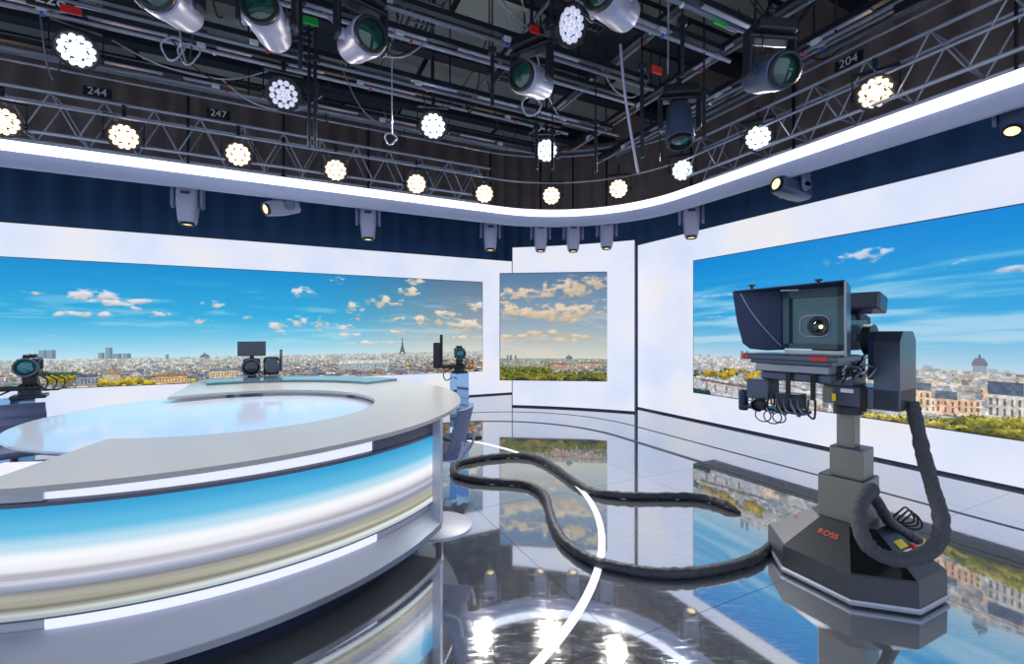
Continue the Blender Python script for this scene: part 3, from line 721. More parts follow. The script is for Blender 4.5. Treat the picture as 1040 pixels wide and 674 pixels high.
# looping cables
n = 0
def cable(pts, r, m, label, name='hanging_cable', group='loose cables hanging in the rig', wob=0.0):
    o = MB().tube(smooth_path(pts, 8), r, 6, True, wob).build(name, m); tag(o, label, 'cable', group); return o
for i in range(60):
    a = -5 + rnd.random() * 10.5; b = 2.2 + rnd.random() * 5; z = 4.8 + rnd.random() * .7; L = .6 + rnd.random() * 1.4; dr = .15 + rnd.random() * .35
    d = rnd.choice([E1, E2, (E1 + E2) * .7]); q = R(a, b, z)
    cable([q, q + d * L * .3 - Vector((0, 0, dr)), q + d * L * .7 - Vector((0, 0, dr)), q + d * L + Vector((0, 0, .05))], .009, rnd.choice(['rubber', 'pipe_metal', 'silver', 'rubber']), 'thin cable looping between the pipes of the rig')
cable([at(630, 45, 4.6), at(634, 90, 4.65), at(640, 130, 4.7), at(648, 175, 4.75)], .014, 'silver', 'pale rope hanging down right of the ceiling centre', 'hanging_rope', None)
cable([at(398, 60, 5.0), at(398, 100, 5.0), at(398, 136, 5.0)], .008, 'silver', 'thin wire hanging down with a coiled end left of centre', 'hanging_wire', None)
for (x, y, Y, r) in ((397, 141, 5.0, .06), (540, 108, 4.9, .1), (192, 55, 4.9, .11), (176, 50, 4.9, .12)):
    q = at(x, y, Y); pts = [q + Vector((math.cos(t) * r * (1 + .1 * math.sin(3 * t)), .02 * math.sin(t * 2), math.sin(t) * r)) for t in np.linspace(0, 4 * math.pi, 40)]
    o = MB().tube(pts, .009, 6).build('cable_coil', 'silver'); tag(o, 'small pale coil of spare cable tied to the rig', 'cable', 'cable coils tied in the rig')
for (x, y0, y1, Y) in ((500, 52, 108, 5.0), (693, 22, 78, 4.6), (652, 68, 160, 5.3), (305, 0, 70, 4.4), (314, 60, 150, 5.2), (320, 60, 150, 5.2), (605, 125, 175, 6.2), (545, 130, 172, 6.4), (561, 135, 172, 6.4), (715, 95, 140, 5.3)):
    o = MB().rod(at(x, y0, Y), at(x, y1, Y), .022, 8); h_ = at(x, y0, Y); o.box(at(x, y0, Y), (.09, .07, .07), None, .01); o.rod(at(x, y0, Y), Vector((at(x, y0, Y).x, Y, 6.7)), .01, 6)
    o = o.build('drop_pole', 'pipe_black'); tag(o, 'vertical black drop pole hanging from the ceiling grid', 'pole', 'drop poles in the rig')
# ceiling signs and tapes
for (x, y, Y, c, w_) in ((315, 21, 4.6, 'green', .15), (731, 22, 4.4, 'green', .16), (667, 71, 4.7, 'red', .13), (543, 30, 4.5, 'red', .1), (72, 10, 4.3, 'red', .15)):
    o = MB().box((0, 0, 0), (w_, .02, .07)).build('marker_tag', c, None, at(x, y, Y), (0, 0, RA)); tag(o, {'green': 'small green marker tag on a pipe near the %s', 'red': 'small red marker tag on a pipe near the %s'}[c] % {315: 'left of centre top', 731: 'right top', 667: 'moving head right of centre', 543: 'top centre', 72: 'top left corner'}[x], 'tag')

# ------------------------------------------------------------------ lamps
def moving_head_round():
    root = empty('moving_head_light', (0, 0, 0))
    MB().box((0, 0, .12), (.05, .07, .12), None, .01).lathe([(.035, -.03), (.035, .03)], (0, 0, .2), 'x', 14).build('clamp', 'black_metal', root)
    MB().box((0, 0, 0), (.40, .28, .12), None, .025).box((.0, -.145, 0), (.2, .01, .06)).build('base', 'black_plastic', root)
    y = MB(); 
    for s_ in (-1, 1): y.box((s_ * .225, 0, -.24), (.045, .13, .42), None, .02)
    y.box((0, 0, -.075), (.49, .15, .05), None, .02); y.build('yoke', 'black_metal', root)
    hd = MB().lathe([(.02, -.30), (.09, -.295), (.135, -.26), (.15, -.18), (.155, -.05), (.165, .06), (.17, .15), (.165, .19), (.15, .2)], (0, 0, 0), 'y', 28)
    for s_ in (-1, 1): hd.lathe([(.05, 0), (.05, .05)], (s_ * .16 - (.025 if s_ < 0 else 0) - .0, 0, 0), 'x', 16)
    for s_ in (-1, 0, 1): hd.box((s_ * .05, -.12, .15), (.012, .2, .03), None, .004)
    hd = hd.build('lamp_head', 'silver', root, (0, 0, -.40))
    MB().lathe([(.118, .17), (.15, .17), (.155, .24), (.145, .25), (.125, .25), (.118, .2)], (0, 0, 0), 'y', 28, False).build('lens_ring', 'black_plastic', hd)
    MB().lathe([(.001, .225), (.06, .222), (.122, .205), (.122, .18), (.001, .18)], (0, 0, 0), 'y', 24).build('lens', 'lens_green', hd)
    MB().tube(smooth_path([(.2, .05, -.06), (.13, .08, -.1), (.1, .02, -.2)], 5), .008, 6).build('lamp_cable', 'rubber', root)
    return root
def moving_head_box():
    root = empty('moving_head_light', (0, 0, 0))
    MB().box((0, 0, .12), (.05, .07, .12), None, .01).build('clamp', 'black_metal', root)
    MB().box((0, 0, 0), (.36, .26, .13), None, .02).build('base', 'grey_plastic', root)
    y = MB()
    for s_ in (-1, 1): y.box((s_ * .185, 0, -.2), (.05, .14, .36), None, .02).lathe([(.06, -.02), (.06, .02)], (s_ * .19, 0, -.36), 'x', 16)
    y.box((0, 0, -.045), (.41, .14, .05), None, .01); y.build('yoke', 'grey_plastic', root)
    hd = MB().lathe([(.09, -.22), (.135, -.2), (.14, -.05), (.138, .02), (.115, .26), (.105, .3)], (0, 0, 0), 'y', 28, True, sq=4.5)
    hd.box((0, -.1, .135), (.16, .1, .02), None, .005)
    hd = hd.build('lamp_head', 'silver', root, (0, 0, -.34))
    MB().box((0, -.12, .147), (.12, .045, .006), None, .002).build('display_panel', 'screen_dark', hd)
    MB().lathe([(.075, .29), (.09, .29), (.09, .335), (.075, .335)], (0, 0, 0), 'y', 24, False).build('lens_ring', 'black_plastic', hd)
    MB().lathe([(.001, .32), (.078, .31), (.078, .3), (.001, .3)], (0, 0, 0), 'y', 20).build('lens', 'lens_glow', hd)
    return root
def led_par(lm, r=.14):
    root = empty('led_spotlight', (0, 0, 0))
    MB().box((0, 0, .07), (.05, .06, .12), None, .01).lathe([(.035, -.025), (.035, .025)], (0, 0, .14), 'x', 12).build('clamp', 'black_metal', root)
    y = MB().box((0, 0, 0), (2 * r + .11, .05, .02), None, .004)
    for s_ in (-1, 1): y.box((s_ * (r + .05), 0, -r * .8 - .04), (.012, .05, r * 1.6 + .1), None, .004)
    y.build('yoke', 'black_metal', root)
    hd = MB().lathe([(.05, -.2), (r * .7, -.19), (r * .85, -.1), (r * .97, -.04), (r + .02, .0), (r + .03, .06), (r + .03, .08), (r + .005, .08), (r, .04)], (0, 0, 0), 'y', 28)
    for s_ in (-1, 1): hd.lathe([(.025, -.03), (.03, .03)], (s_ * (r + .04), 0, 0), 'x', 12)
    for i in range(8):
        g_ = math.pi * 2 * i / 8; hd.box((math.cos(g_) * r * .82, -.13, math.sin(g_) * r * .82), (.012, .12, .05), Matrix.Rotation(-g_, 3, 'Y'))
    hd = hd.build('lamp_head', 'black_plastic', root, (0, 0, -r - .1))
    c = MB(); q = 0
    for ring, n_ in ((0, 1), (.38, 6), (.77, 12)):
        for i in range(n_):
            g_ = 2 * math.pi * i / n_ + ring; c.lathe([(r * .195, .045), (r * .185, .07), (.001, .078)], (math.cos(g_) * r * ring, 0, math.sin(g_) * r * ring), 'y', 10)
    c.build('lens_cells', lm, hd)
    return root
def place(o, pos, pan, tilt):
    o.location = pos; o.rotation_euler = (0, 0, pan)
    for ch in o.children:
        if ch.name.startswith('lamp_head'): ch.rotation_euler = (tilt, 0, 0)
def pan_to(p, q): return math.atan2(q.y - p.y, q.x - p.x) - math.pi / 2
TGT = Vector((-1.6, 3.6, 1.0))

mat('slate', (78, 90, 120), .35, .2, noise=.1)
def repaint(o, m):
    for ch in o.children:
        if ch.name.startswith('lamp_head'): ch.data = ch.data.copy(); ch.data.materials[0] = MATS[m]
src = None
for i, (x, y, Y, pan, tilt, lab) in enumerate([
        (173, 2, 3.75, 3.3, -.25, 'silver moving head light at the top left, cut by the photo edge'),
        (272, 22, 4.1, 3.35, -.05, 'silver moving head light with green lens, second from the left at the top'),
        (367, 42, 4.3, 3.85, -.2, 'silver moving head light tilted right, left of the ceiling centre'),
        (540, 82, 5.0, 2.55, -.2, 'silver moving head light at the ceiling centre with lens toward the camera'),
        (622, 3, 3.9, 2.45, -.1, 'silver moving head light at the top edge right of centre'),
        (782, 75, 4.4, 3.25, -.35, 'dark moving head light with glowing green lens hung over the right side'),
        (690, 128, 5.6, 3.0, -1.35, 'large moving head light pointing down at the right bend of the ring')]):
    p_ = at(x, y, Y); o = src if i == 0 and src else None
    if src is None: src = moving_head_round(); o = src
    else: o = copy_tree(src)
    tag(o, lab, 'stage light'); place(o, p_ + Vector((0, 0, .4)), pan, tilt)
    if x in (782, 690): repaint(o, 'slate')
    hr = MB().rod((0, 0, .2), (0, 0, 6.7 - p_.z - .4), .018, 8).build('hanger_pole', 'pipe_black', o)

src = None
for i, (x, y, pan, tilt, lab) in enumerate([
        (191, 208, .35, -1.5, 'grey moving head light pointing down under the ring, leftmost of the row'),
        (288, 211, .2, -.35, 'grey moving head light turned sideways with bright lens, second under the ring'),
        (374, 226, .25, -1.5, 'grey moving head light pointing down under the ring above the left screen'),
        (498, 239, .1, -1.5, 'grey moving head light hanging just left of the centre panel'),
        (549, 240, 0, -1.5, 'grey moving head light over the left part of the centre panel'),
        (582, 240, 0, -1.5, 'grey moving head light over the middle of the centre panel'),
        (616, 237, -.1, -1.5, 'grey moving head light over the right part of the centre panel'),
        (702, 224, -.3, -1.5, 'grey moving head light hanging near the left edge of the right wall'),
        (806, 193, 1.9, .1, 'dark moving head light aimed left above the right screen'),
        (1032, 128, -1.0, -.9, 'grey moving head light cut by the right edge of the photo')]):
    k = (x - 520) / FPX
    a_, b_ = 6.35, 8.32; YA = a_ / (E1.x * k + E1.y) if (E1.x * k + E1.y) > 0 else 99; YB = b_ / (E2.x * k + E2.y) if (E2.x * k + E2.y) > 0 else 99
    Y = min(YA, YB); 
    Y = {498: 9.25, 549: 9.3, 582: 9.22, 616: 9.08}.get(x, Y)
    p_ = at(x, y, Y)
    if src is None: src = moving_head_box(); o = src
    else: o = copy_tree(src)
    tag(o, lab, 'stage light'); p_.z = p_.z; place(o, p_ + Vector((0, 0, .36)), pan if x in (288, 806) else pan + math.pi, tilt)
    if x in (806, 1032): repaint(o, 'slate')
    if i == 1: o.rotation_euler[2] = 2.6
    if x == 1032: o.scale = (.75, .75, .75)
    MB().rod((0, 0, .15), (0, 0, 1.3), .02, 8).build('hanger_pole', 'pipe_black', o)

warm = led_par('lamp_warm', .165); cool = led_par('lamp_cool', .165); dim = led_par('lamp_dim', .16); used = set()
lamps = [(2, 122, 'w', 'warm glowing spotlight over the ring at the left edge of the photo'), (126, 138, 'w', 'warm glowing spotlight over the ring, second from the left edge'),
         (242, 156, 'w', 'warm glowing spotlight over the ring above the sideways moving head'), (341, 172, 'w', 'warm glowing spotlight over the ring above the left screen clouds'),
         (423, 186, 'w', 'warm glowing spotlight above the far end of the left screen'), (492, 196, 'w', 'small warm spotlight nearest the left edge of the centre panel'),
         (560, 198, 'w', 'bright warm spotlight over the middle of the centre panel'), (628, 191, 'w', 'small warm spotlight over the right edge of the centre panel'),
         (889, 93, 'w', 'large warm spotlight over the right video wall'), (770, 139, 'd2', 'pale spotlight hung left of the large warm one on the right'),
         (693, 172, 'd2', 'pale spotlight under the large moving head at the right bend')]
for (x, y, kd, lab) in lamps:
    k = (x - 520) / FPX
    YA = 6.12 / (E1.x * k + E1.y) if (E1.x * k + E1.y) > 0 else 99; YB = 8.05 / (E2.x * k + E2.y) if (E2.x * k + E2.y) > 0 else 99
    Y = min(YA, YB)
    if 480 < x < 650: Y = min(Y, 8.9 if x < 600 else 8.4)
    p_ = at(x, y, Y); s_ = {'w': warm, 'd2': cool}[kd]
    o = s_ if s_.name not in used else copy_tree(s_); used.add(s_.name)
    tag(o, lab, 'spotlight'); tg = TGT if x < 700 else Vector((0.0, 0.6, 1.4)); dd = tg - p_; place(o, p_ + Vector((0, 0, .25)), pan_to(p_, Vector((0, 0, 0))), -math.atan2(p_.z - HC, math.hypot(p_.x, p_.y)) * .9)
    ld = bpy.data.lights.new('lamp_beam', 'SPOT'); ld.energy = LAMP_POWER * (1 if kd == 'w' else .7); ld.spot_size = 1.5; ld.spot_blend = .8; ld.shadow_soft_size = .12
    ld.color = (1, .88, .74) if kd == 'w' else (.9, .96, 1)
    lo = bpy.data.objects.new('lamp_beam', ld); C.objects.link(lo); lo.location = p_ + dd.normalized() * .15; lo.rotation_euler = dd.to_track_quat('-Z', 'Y').to_euler()
for (x, y, Y, lab) in [(78, 50, 5.0, 'large cool white spotlight at the upper left'), (440, 127, 6.4, 'cool white spotlight left of the ceiling centre'), (555, 152, 7.2, 'small cool white spotlight near the ceiling centre')]:
    p_ = at(x, y, Y); o = copy_tree(cool); tag(o, lab, 'spotlight')
    place(o, p_ + Vector((0, 0, .25)), pan_to(p_, Vector((0, 0, 0))), -math.atan2(p_.z - HC, math.hypot(p_.x, p_.y)) * .9)
    MB().rod((0, 0, .1), (0, 0, 6.7 - p_.z - .25), .015, 8).build('hanger_pole', 'pipe_black', o)
    dd = TGT - p_; ld = bpy.data.lights.new('lamp_beam', 'SPOT'); ld.energy = LAMP_POWER * 1.6; ld.spot_size = 1.6; ld.spot_blend = .8; ld.shadow_soft_size = .15; ld.color = (.88, .96, 1)
    lo = bpy.data.objects.new('lamp_beam', ld); C.objects.link(lo); lo.location = p_ + dd.normalized() * .15; lo.rotation_euler = dd.to_track_quat('-Z', 'Y').to_euler()
for i, (x, y, Y, lab) in enumerate([(288, 95, 5.4, 'unlit round spotlight with white cells left of centre'), (576, 25, 4.4, 'unlit round spotlight with white cells at the top centre')]):
    p_ = at(x, y, Y); o = dim if i == 0 else copy_tree(dim); tag(o, lab, 'spotlight')
    place(o, p_ + Vector((0, 0, .25)), pan_to(p_, Vector((0, 0, 0))) + (.0 if i == 0 else .8), -.45)
    MB().rod((0, 0, .1), (0, 0, 6.7 - p_.z - .25), .015, 8).build('hanger_pole', 'pipe_black', o)

# ------------------------------------------------------------------ news desk
DC = Vector((-2.6, 4.03, 0)); RX, RY = 2.13, 2.27; IC = Vector((-2.34, 3.85, 0)); IR = 1.136
def ell(t, k=1.0): return Vector((DC.x + RX * k * math.cos(t), DC.y + RY * k * math.sin(t), 0))
def ring_slab(outer, inner, z0, z1, dzi=0.0):
    g = MB(); n = len(outer); vs = []
    for L_, z in ((outer, z1), (inner, z1 + dzi), (outer, z0), (inner, z0 + dzi)): vs += [Vector((q.x, q.y, z)) for q in L_]
    fs = []
    for i in range(n - 1):
        fs += [(i, i + 1, n + i + 1, n + i), (2 * n + i + 1, 2 * n + i, 3 * n + i, 3 * n + i + 1), (i + 1, i, 2 * n + i, 2 * n + i + 1), (n + i, n + i + 1, 3 * n + i + 1, 3 * n + i)]
    fs += [(0, n, 3 * n, 2 * n), (n - 1, 3 * n - 1, 4 * n - 1, 2 * n - 1)]
    g.add(vs, fs); return g
root = empty('news_desk', (DC.x, DC.y, 0)); DK = root; OFF = -DC
tag(root, 'large curved grey news desk with a glowing display along its front', 'desk')
def rel(L_): return [q + OFF for q in L_]
rd = math.radians
to0, to1 = rd(-79), rd(131); ti0, ti1 = rd(-92.5), rd(150)
N_ = 90
outer = [ell(to0 + (to1 - to0) * i / N_) for i in range(N_ + 1)]
inner = [IC + Vector((IR * math.cos(ti0 + (ti1 - ti0) * i / N_), IR * math.sin(ti0 + (ti1 - ti0) * i / N_), 0)) for i in range(N_ + 1)]
ring_slab(rel(outer), rel(inner), .943, .97).build('desktop', 'desk_top', root)
LC = Vector((-2.69, 4.2, 0)); LR = 2.195
def arcp(c, r, a0, a1, n=60): return [c + Vector((r * math.cos(rd(a0 + (a1 - a0) * i / n)), r * math.sin(rd(a0 + (a1 - a0) * i / n)), 0)) for i in range(n + 1)]
A0, A1 = -86, -18.6
ring_slab(rel(arcp(LC, LR - .03, A0, A1)), rel(arcp(LC, LR - .3, A0, A1)), .15, .943).build('desk_body', 'desk_grey', root)
ring_slab(rel(arcp(LC, LR + .002, A0, A1)), rel(arcp(LC, LR - .03, A0, A1)), .305, .81).build('front_display', 'display', root)
ring_slab(rel(arcp(LC, LR + .006, A0, A1)), rel(arcp(LC, LR - .03, A0, A1)), .81, .83).build('display_trim', 'desk_dark', root)
ring_slab(rel(arcp(LC, LR + .006, A0, A1)), rel(arcp(LC, LR - .03, A0, A1)), .298, .305).build('display_trim', 'desk_dark', root)
ring_slab(rel(arcp(LC, LR - .01, -75.2, -35)), rel(arcp(LC, LR - .03, -75.2, -35)), .838, .932).build('light_strip', 'light_strip', root)
ring_slab(rel(arcp(LC, LR - .01, -75.2, -34)), rel(arcp(LC, LR - .03, -75.2, -34)), .243, .292).build('light_strip', 'light_strip', root)
ring_slab(rel(arcp(LC, LR + .004, -35, A1)), rel(arcp(LC, LR - .03, -35, A1)), .835, .925).build('corner_panel', 'desk_dark', root)
ring_slab(rel(arcp(LC, LR + .004, A0, -75.2)), rel(arcp(LC, LR - .03, A0, -75.2)), .835, .925).build('corner_panel', 'desk_grey', root)
# end panel on the right
tip = ell(rd(-14.5), .998); e0 = LC + Vector((LR * math.cos(rd(A1)), LR * math.sin(rd(A1)), 0))
d = (tip - e0); q0 = e0 - d.normalized() * .28; nn = Vector((-d.y, d.x, 0)).normalized() * .03
if nn.y < 0: nn = -nn
g = MB(); g.hexa([Vector((v.x, v.y, z)) + OFF for z in (.15, .943) for v in (q0, tip, tip + nn, q0 + nn)]); g.build('end_panel', 'desk_grey', root)
n_ = 60
sh_o = [ell(rd(-88 + (88 - 14.2) * i / n_)) for i in range(n_ + 1)]; sh_i = arcp(LC, LR - .02, A0, A1, n_)
ring_slab(rel(sh_o), rel(sh_i), .13, .15, .09).build('lower_shelf', 'desk_grey', root)
ring_slab(rel(sh_o), rel(arcp(LC, LR - .3, A0, A1, n_)), .122, .13).build('shelf_shade_sheet', 'black_plastic', root)  # black sheet added under the shelf to paint in the shade there
ring_slab(rel([ell(rd(-88 + (88 - 14.2) * i / n_), 1.002) for i in range(n_ + 1)]), rel([ell(rd(-88 + (88 - 14.2) * i / n_), .995) for i in range(n_ + 1)]), .118, .152).build('shelf_lip', 'metal_lip', root)
ring_slab(rel([ell(rd(-88 + (88 - 24) * i / n_), .865) for i in range(n_ + 1)]), rel([ell(rd(-88 + (88 - 24) * i / n_), .80) for i in range(n_ + 1)]), 0, .125).build('plinth', 'plinth', root)
for t_ in (20, 70, 120):
    q = ell(rd(t_), .8) + OFF; MB().lathe([(.16, 0), (.16, .01), (.05, .02), (.045, .93)], (q.x, q.y, 0), 'z', 20).build('support_leg', 'desk_dark', root)
# clear raised ledge on the far side
to = [ell(rd(58 + 70 * i / 40), .985) for i in range(41)]; ti = [ell(rd(58 + 70 * i / 40), .76) for i in range(41)]
ring_slab(rel(to), rel(ti), .97, 1.0).build('glass_ledge', 'glass_ledge', root)
# inner glass-topped table
TC = Vector((-2.42, 4.0, 0)); root = empty('round_table', TC); tag(root, 'round glossy white glass table nested inside the curved desk', 'table')
MB().lathe([(.3, .80), (1.0, .845), (1.3, .88), (1.38, .893), (1.385, .9), (1.38, .91), (.001, .91)], (0, 0, 0), 'z', 96).build('table_top', 'glass_table', root)
MB().lathe([(.28, .79), (.98, .838), (1.28, .873), (1.375, .889), (1.37, .884), (.9, .80), (.3, .74)], (0, 0, 0), 'z', 96, False).build('under_shell', 'metal_lip', root)
MB().lathe([(.34, 0), (.34, .015), (.12, .03), (.11, .79)], (0, 0, 0), 'z', 32).build('pedestal', 'desk_dark', root)

# ------------------------------------------------------------------ chairs
def chair(loc, rz, label, zs):
    root = empty('swivel_chair', loc, rz); tag(root, label, 'chair')
    MB().lathe([(.27, 0), (.27, .012), (.255, .02), (.04, .03), (.001, .03)], (0, 0, 0), 'z', 40).build('base_disc', 'desk_grey', root)
    MB().lathe([(.03, .02), (.03, zs - .25), (.022, zs - .24), (.022, zs - .04)], (0, 0, 0), 'z', 16).build('column', 'black_metal', root)
    MB().box((0, 0, zs - .02), (.16, .16, .03), None, .01).box((0, 0, zs + .02), (.46, .44, .06), None, .028).build('seat', 'chair_cloth', root)
    g = MB(); vs = []; nx, nz = 12, 14                       # curved back with ribs, facing +x
    for side in (0, 1):
        for j in range(nz + 1):
            for i in range(nx + 1):
                u = i / nx * 2 - 1; v = j / nz; x = -.17 - .09 * v + .05 * u * u - (.022 if side else 0) + (.01 * math.cos(v * 8 * math.pi) if side == 0 else 0)
                vs.append((x, u * (.23 - .02 * v), zs + .03 + v * .36))
    m_ = (nx + 1) * (nz + 1); fs = []
    for j in range(nz):
        for i in range(nx):
            a = j * (nx + 1) + i; fs += [(a, a + 1, a + nx + 2, a + nx + 1), (m_ + a + 1, m_ + a, m_ + a + nx + 1, m_ + a + nx + 2)]
    per = [i for i in range(nx + 1)] + [(j + 1) * (nx + 1) + nx for j in range(nz)] + [nz * (nx + 1) + i for i in range(nx - 1, -1, -1)] + [j * (nx + 1) for j in range(nz - 1, 0, -1)]
    for a, b in zip(per, per[1:] + per[:1]): fs.append((a, m_ + a, m_ + b, b))
    g.add(vs, fs, True); g.build('backrest', 'chair_cloth', root)
    for s_ in (-1, 1): MB().tube(smooth_path([(-.1, s_ * .2, zs), (-.22, s_ * .21, zs + .02), (-.25, s_ * .21, zs + .15)], 4), .012, 8).build('back_bracket', 'silver', root)
    return root
chair((-.60, 3.78, 0), rd(172), 'dark blue swivel chair half hidden behind the right end of the desk', .60)
chair((-4.26, 3.92, 0), rd(-38), 'dark blue swivel chair with ribbed back left of the round table', .565)

# ------------------------------------------------------------------ small robotic cameras on mirrored columns
def small_camera(loc, rz, kind, label, colw=.21, face_dir=0.0, coff=0.0):
    root = empty('robotic_camera', loc, rz); tag(root, label, 'camera')
    z0 = -.15 if kind == 'M' else 0.0
    MB().box((0, 0, .49 + z0 / 2), (colw, colw, .98 + z0), None, .004).build('mirrored_column', 'mirror', root, Matrix.Rotation(-rz, 3, 'Z') @ Vector((coff, 0, 0)), (0, 0, face_dir - rz))
    MB().box((0, 0, .015), (.5, .5, .03), None, .01).build('base_plate', 'black_metal', root, Matrix.Rotation(-rz, 3, 'Z') @ Vector((coff, 0, 0)), (0, 0, face_dir - rz))
    def up(g, n_, m_): return g.build(n_, m_, root, (0, 0, z0))
    # +x is where the lens points, +y its left
    up(MB().box((0, 0, .995), (.24, .24, .03), None, .006).lathe([(.08, 1.01), (.08, 1.06), (.06, 1.07)], (0, 0, 0), 'z', 20), 'pan_head', 'black_metal')
    if kind != 'M':
        arm = MB().box((0, -.13, 1.08), (.12, .42, .05), None, .01); arm.box((0, -.34, 1.25), (.16, .1, .38), None, .015); up(arm, 'bracket', 'black_plastic')
    K = 1.35 if kind == 'M' else 1.0
    b = MB().box((-.02, 0, 1.28), (.28, .15 * K, .15 * K), None, .015).box((-.04, 0, 1.37), (.14, .09, .04), None, .01).box((-.04, 0, 1.14), (.12, .1, .1), None, .01)
    for i in range(4): b.box((-.06 + i * .03, .08, 1.29), (.012, .012, .08))
    up(b, 'camera_body', 'black_plastic')
    up(MB().lathe([(.055 * K, .1), (.07 * K, .12), (.075 * K, .2), (.085 * K, .25), (.085 * K, .27), (.07 * K, .27)], (0, 0, 1.28), 'x', 24, False), 'lens_barrel', 'housing')
    up(MB().lathe([(.001, .26), (.04 * K, .255), (.072 * K, .24), (.072 * K, .22), (.001, .22)], (0, 0, 1.28), 'x', 20), 'lens_glass', 'lens_teal' if kind != 'M' else 'lens_dark')
    if kind != 'M':
        up(MB().box((-.02, -.27, 1.33), (.05, .045, .46), None, .012), 'antenna', 'black_metal')
        if kind == 'L': up(MB().box((-.1, -.42, 1.3), (.3, .1, .5), None, .01), 'control_box', 'black_plastic')
    else:
        up(MB().box((.0, .0, 1.52), (.03, .34, .2), None, .006), 'monitor', 'screen_dark')
        up(MB().box((-.02, 0, 1.40), (.05, .05, .1), None, .01), 'monitor_arm', 'black_plastic')
        up(MB().box((-.02, .24, 1.28), (.26, .2, .24), None, .03).lathe([(.08, .11), (.1, .13), (.1, .2), (.09, .21)], (0, .24, 1.29), 'x', 20), 'second_camera', 'housing')
        up(MB().box((-.02, .12, 1.1), (.1, .42, .05), None, .01), 'cross_bar', 'black_metal')
        up(MB().rod((-.05, .36, 1.2), (-.05, .36, 1.5), .018, 8), 'antenna', 'pipe_metal')
    for i in range(4):
        y0 = .1 - .06 * i
        up(MB().tube(smooth_path([(-.12, y0 * .6, 1.22), (-.18, y0 + .12, 1.13), (-.08, y0 + .1, 1.04), (.02, y0, 1.06), (.08, y0 * .5, 1.12)], 6), .007, 6), 'cable', 'rubber')
    up(MB().tube(smooth_path([(.06, -.12, 1.06), (.12, -.24, .98), (.1, -.2, .88), (.05, -.11, .92)], 6), .008, 6), 'cable', 'rubber')
    return root
def face(p): return math.atan2(-p[1] + 2.0, -p[0] - .6)
small_camera((-.80, 6.95, 0), rd(-80), 'R', 'small robotic camera on mirrored column beyond the right end of the desk', .21, rd(-52))
small_camera((-3.58, 6.30, 0), rd(-62), 'M', 'small robotic double camera with flat monitor behind the clear desk ledge')
small_camera((-4.55, 4.32, 0), rd(-50), 'L', 'small robotic camera at the left edge behind the dark chair', .18, rd(-18), -.12)
o = MB().box((0, 0, 0), (.2, .05, .012), None, .004).build('control_pad', 'glass_ledge', None, None); bpy.data.objects.remove(o)

# ------------------------------------------------------------------ big studio camera on its robotic pedestal
PC = Vector((2.24, 3.05, 0)); PA = rd(-144.8)
CR = empty('studio_camera', PC, PA); tag(CR, 'big black studio camera with prompter hood on a robotic octagonal pedestal', 'camera')
PM = Matrix.Translation(PC) @ Matrix.Rotation(PA, 4, 'Z'); PI_ = PM.inverted()
def lo(p): return PI_ @ p
# base: irregular octagon from the floor outline
wo = [(1.875, 3.38), (1.785, 3.04), (1.965, 2.655), (2.29, 2.56), (2.595, 2.71), (2.70, 3.08), (2.52, 3.45), (2.19, 3.57)]
ctr = Vector((2.24, 3.05, 0))
def octo(k, z): return [lo(ctr + (Vector((x, y, 0)) - ctr) * k + Vector((0, 0, z))) for x, y in wo]
def loft(levels):
    g = MB(); vs = [v for L_ in levels for v in L_]; n = len(levels[0]); fs = []
    for i in range(len(levels) - 1):
        for j in range(n): fs.append((i * n + j, i * n + (j + 1) % n, (i + 1) * n + (j + 1) % n, (i + 1) * n + j))
    fs += [tuple(range(n))[::-1], tuple((len(levels) - 1) * n + j for j in range(n))]
    return g.add(vs, fs)
loft([octo(.985, .012), octo(1.0, .02), octo(1.0, .034), octo(.985, .045)]).build('bumper', 'truss_metal', CR)
loft([octo(.95, 0), octo(.95, .012)]).build('wheel_tray', 'rubber', CR)
loft([octo(.975, .045), octo(.97, .185), octo(.95, .193)]).build('base_skirt', 'base_dark', CR)
lo_t = octo(.95, .193); hi_t = octo(.42, .375); MID = octo(.0, .375)
names = ['base_light', 'base_dark', 'base_gloss', 'base_blue', 'base_blue', 'base_dark', 'base_dark', 'base_light']
for j in range(8):
    k = (j + 1) % 8; a, b, c_, d_ = lo_t[j], lo_t[k], hi_t[k], hi_t[j]; dn = Vector((0, 0, -.012))
    MB().hexa([a + dn, b + dn, c_ + dn, d_ + dn, a, b, c_, d_]).build('cover_panel', names[j], CR)
loft([octo(.43, .36), octo(.42, .378)]).build('base_cap', 'base_dark', CR)
# lettering on the front-left cover
a, b, c_, d_ = lo_t[1], lo_t[2], hi_t[2], hi_t[1]; X = (b - a).normalized(); n_ = X.cross(d_ - a).normalized(); 
if n_.z < 0: n_ = -n_
Yv = n_.cross(X); pos = a * .18 + b * .18 + c_ * .34 + d_ * .30 + n_ * .003
Mx = Matrix((X, Yv, n_)).transposed().to_4x4(); Mx.translation = pos
o = text_mesh('ROSS', .052, 'orange', CR, Mx); o.name = 'brand_lettering'
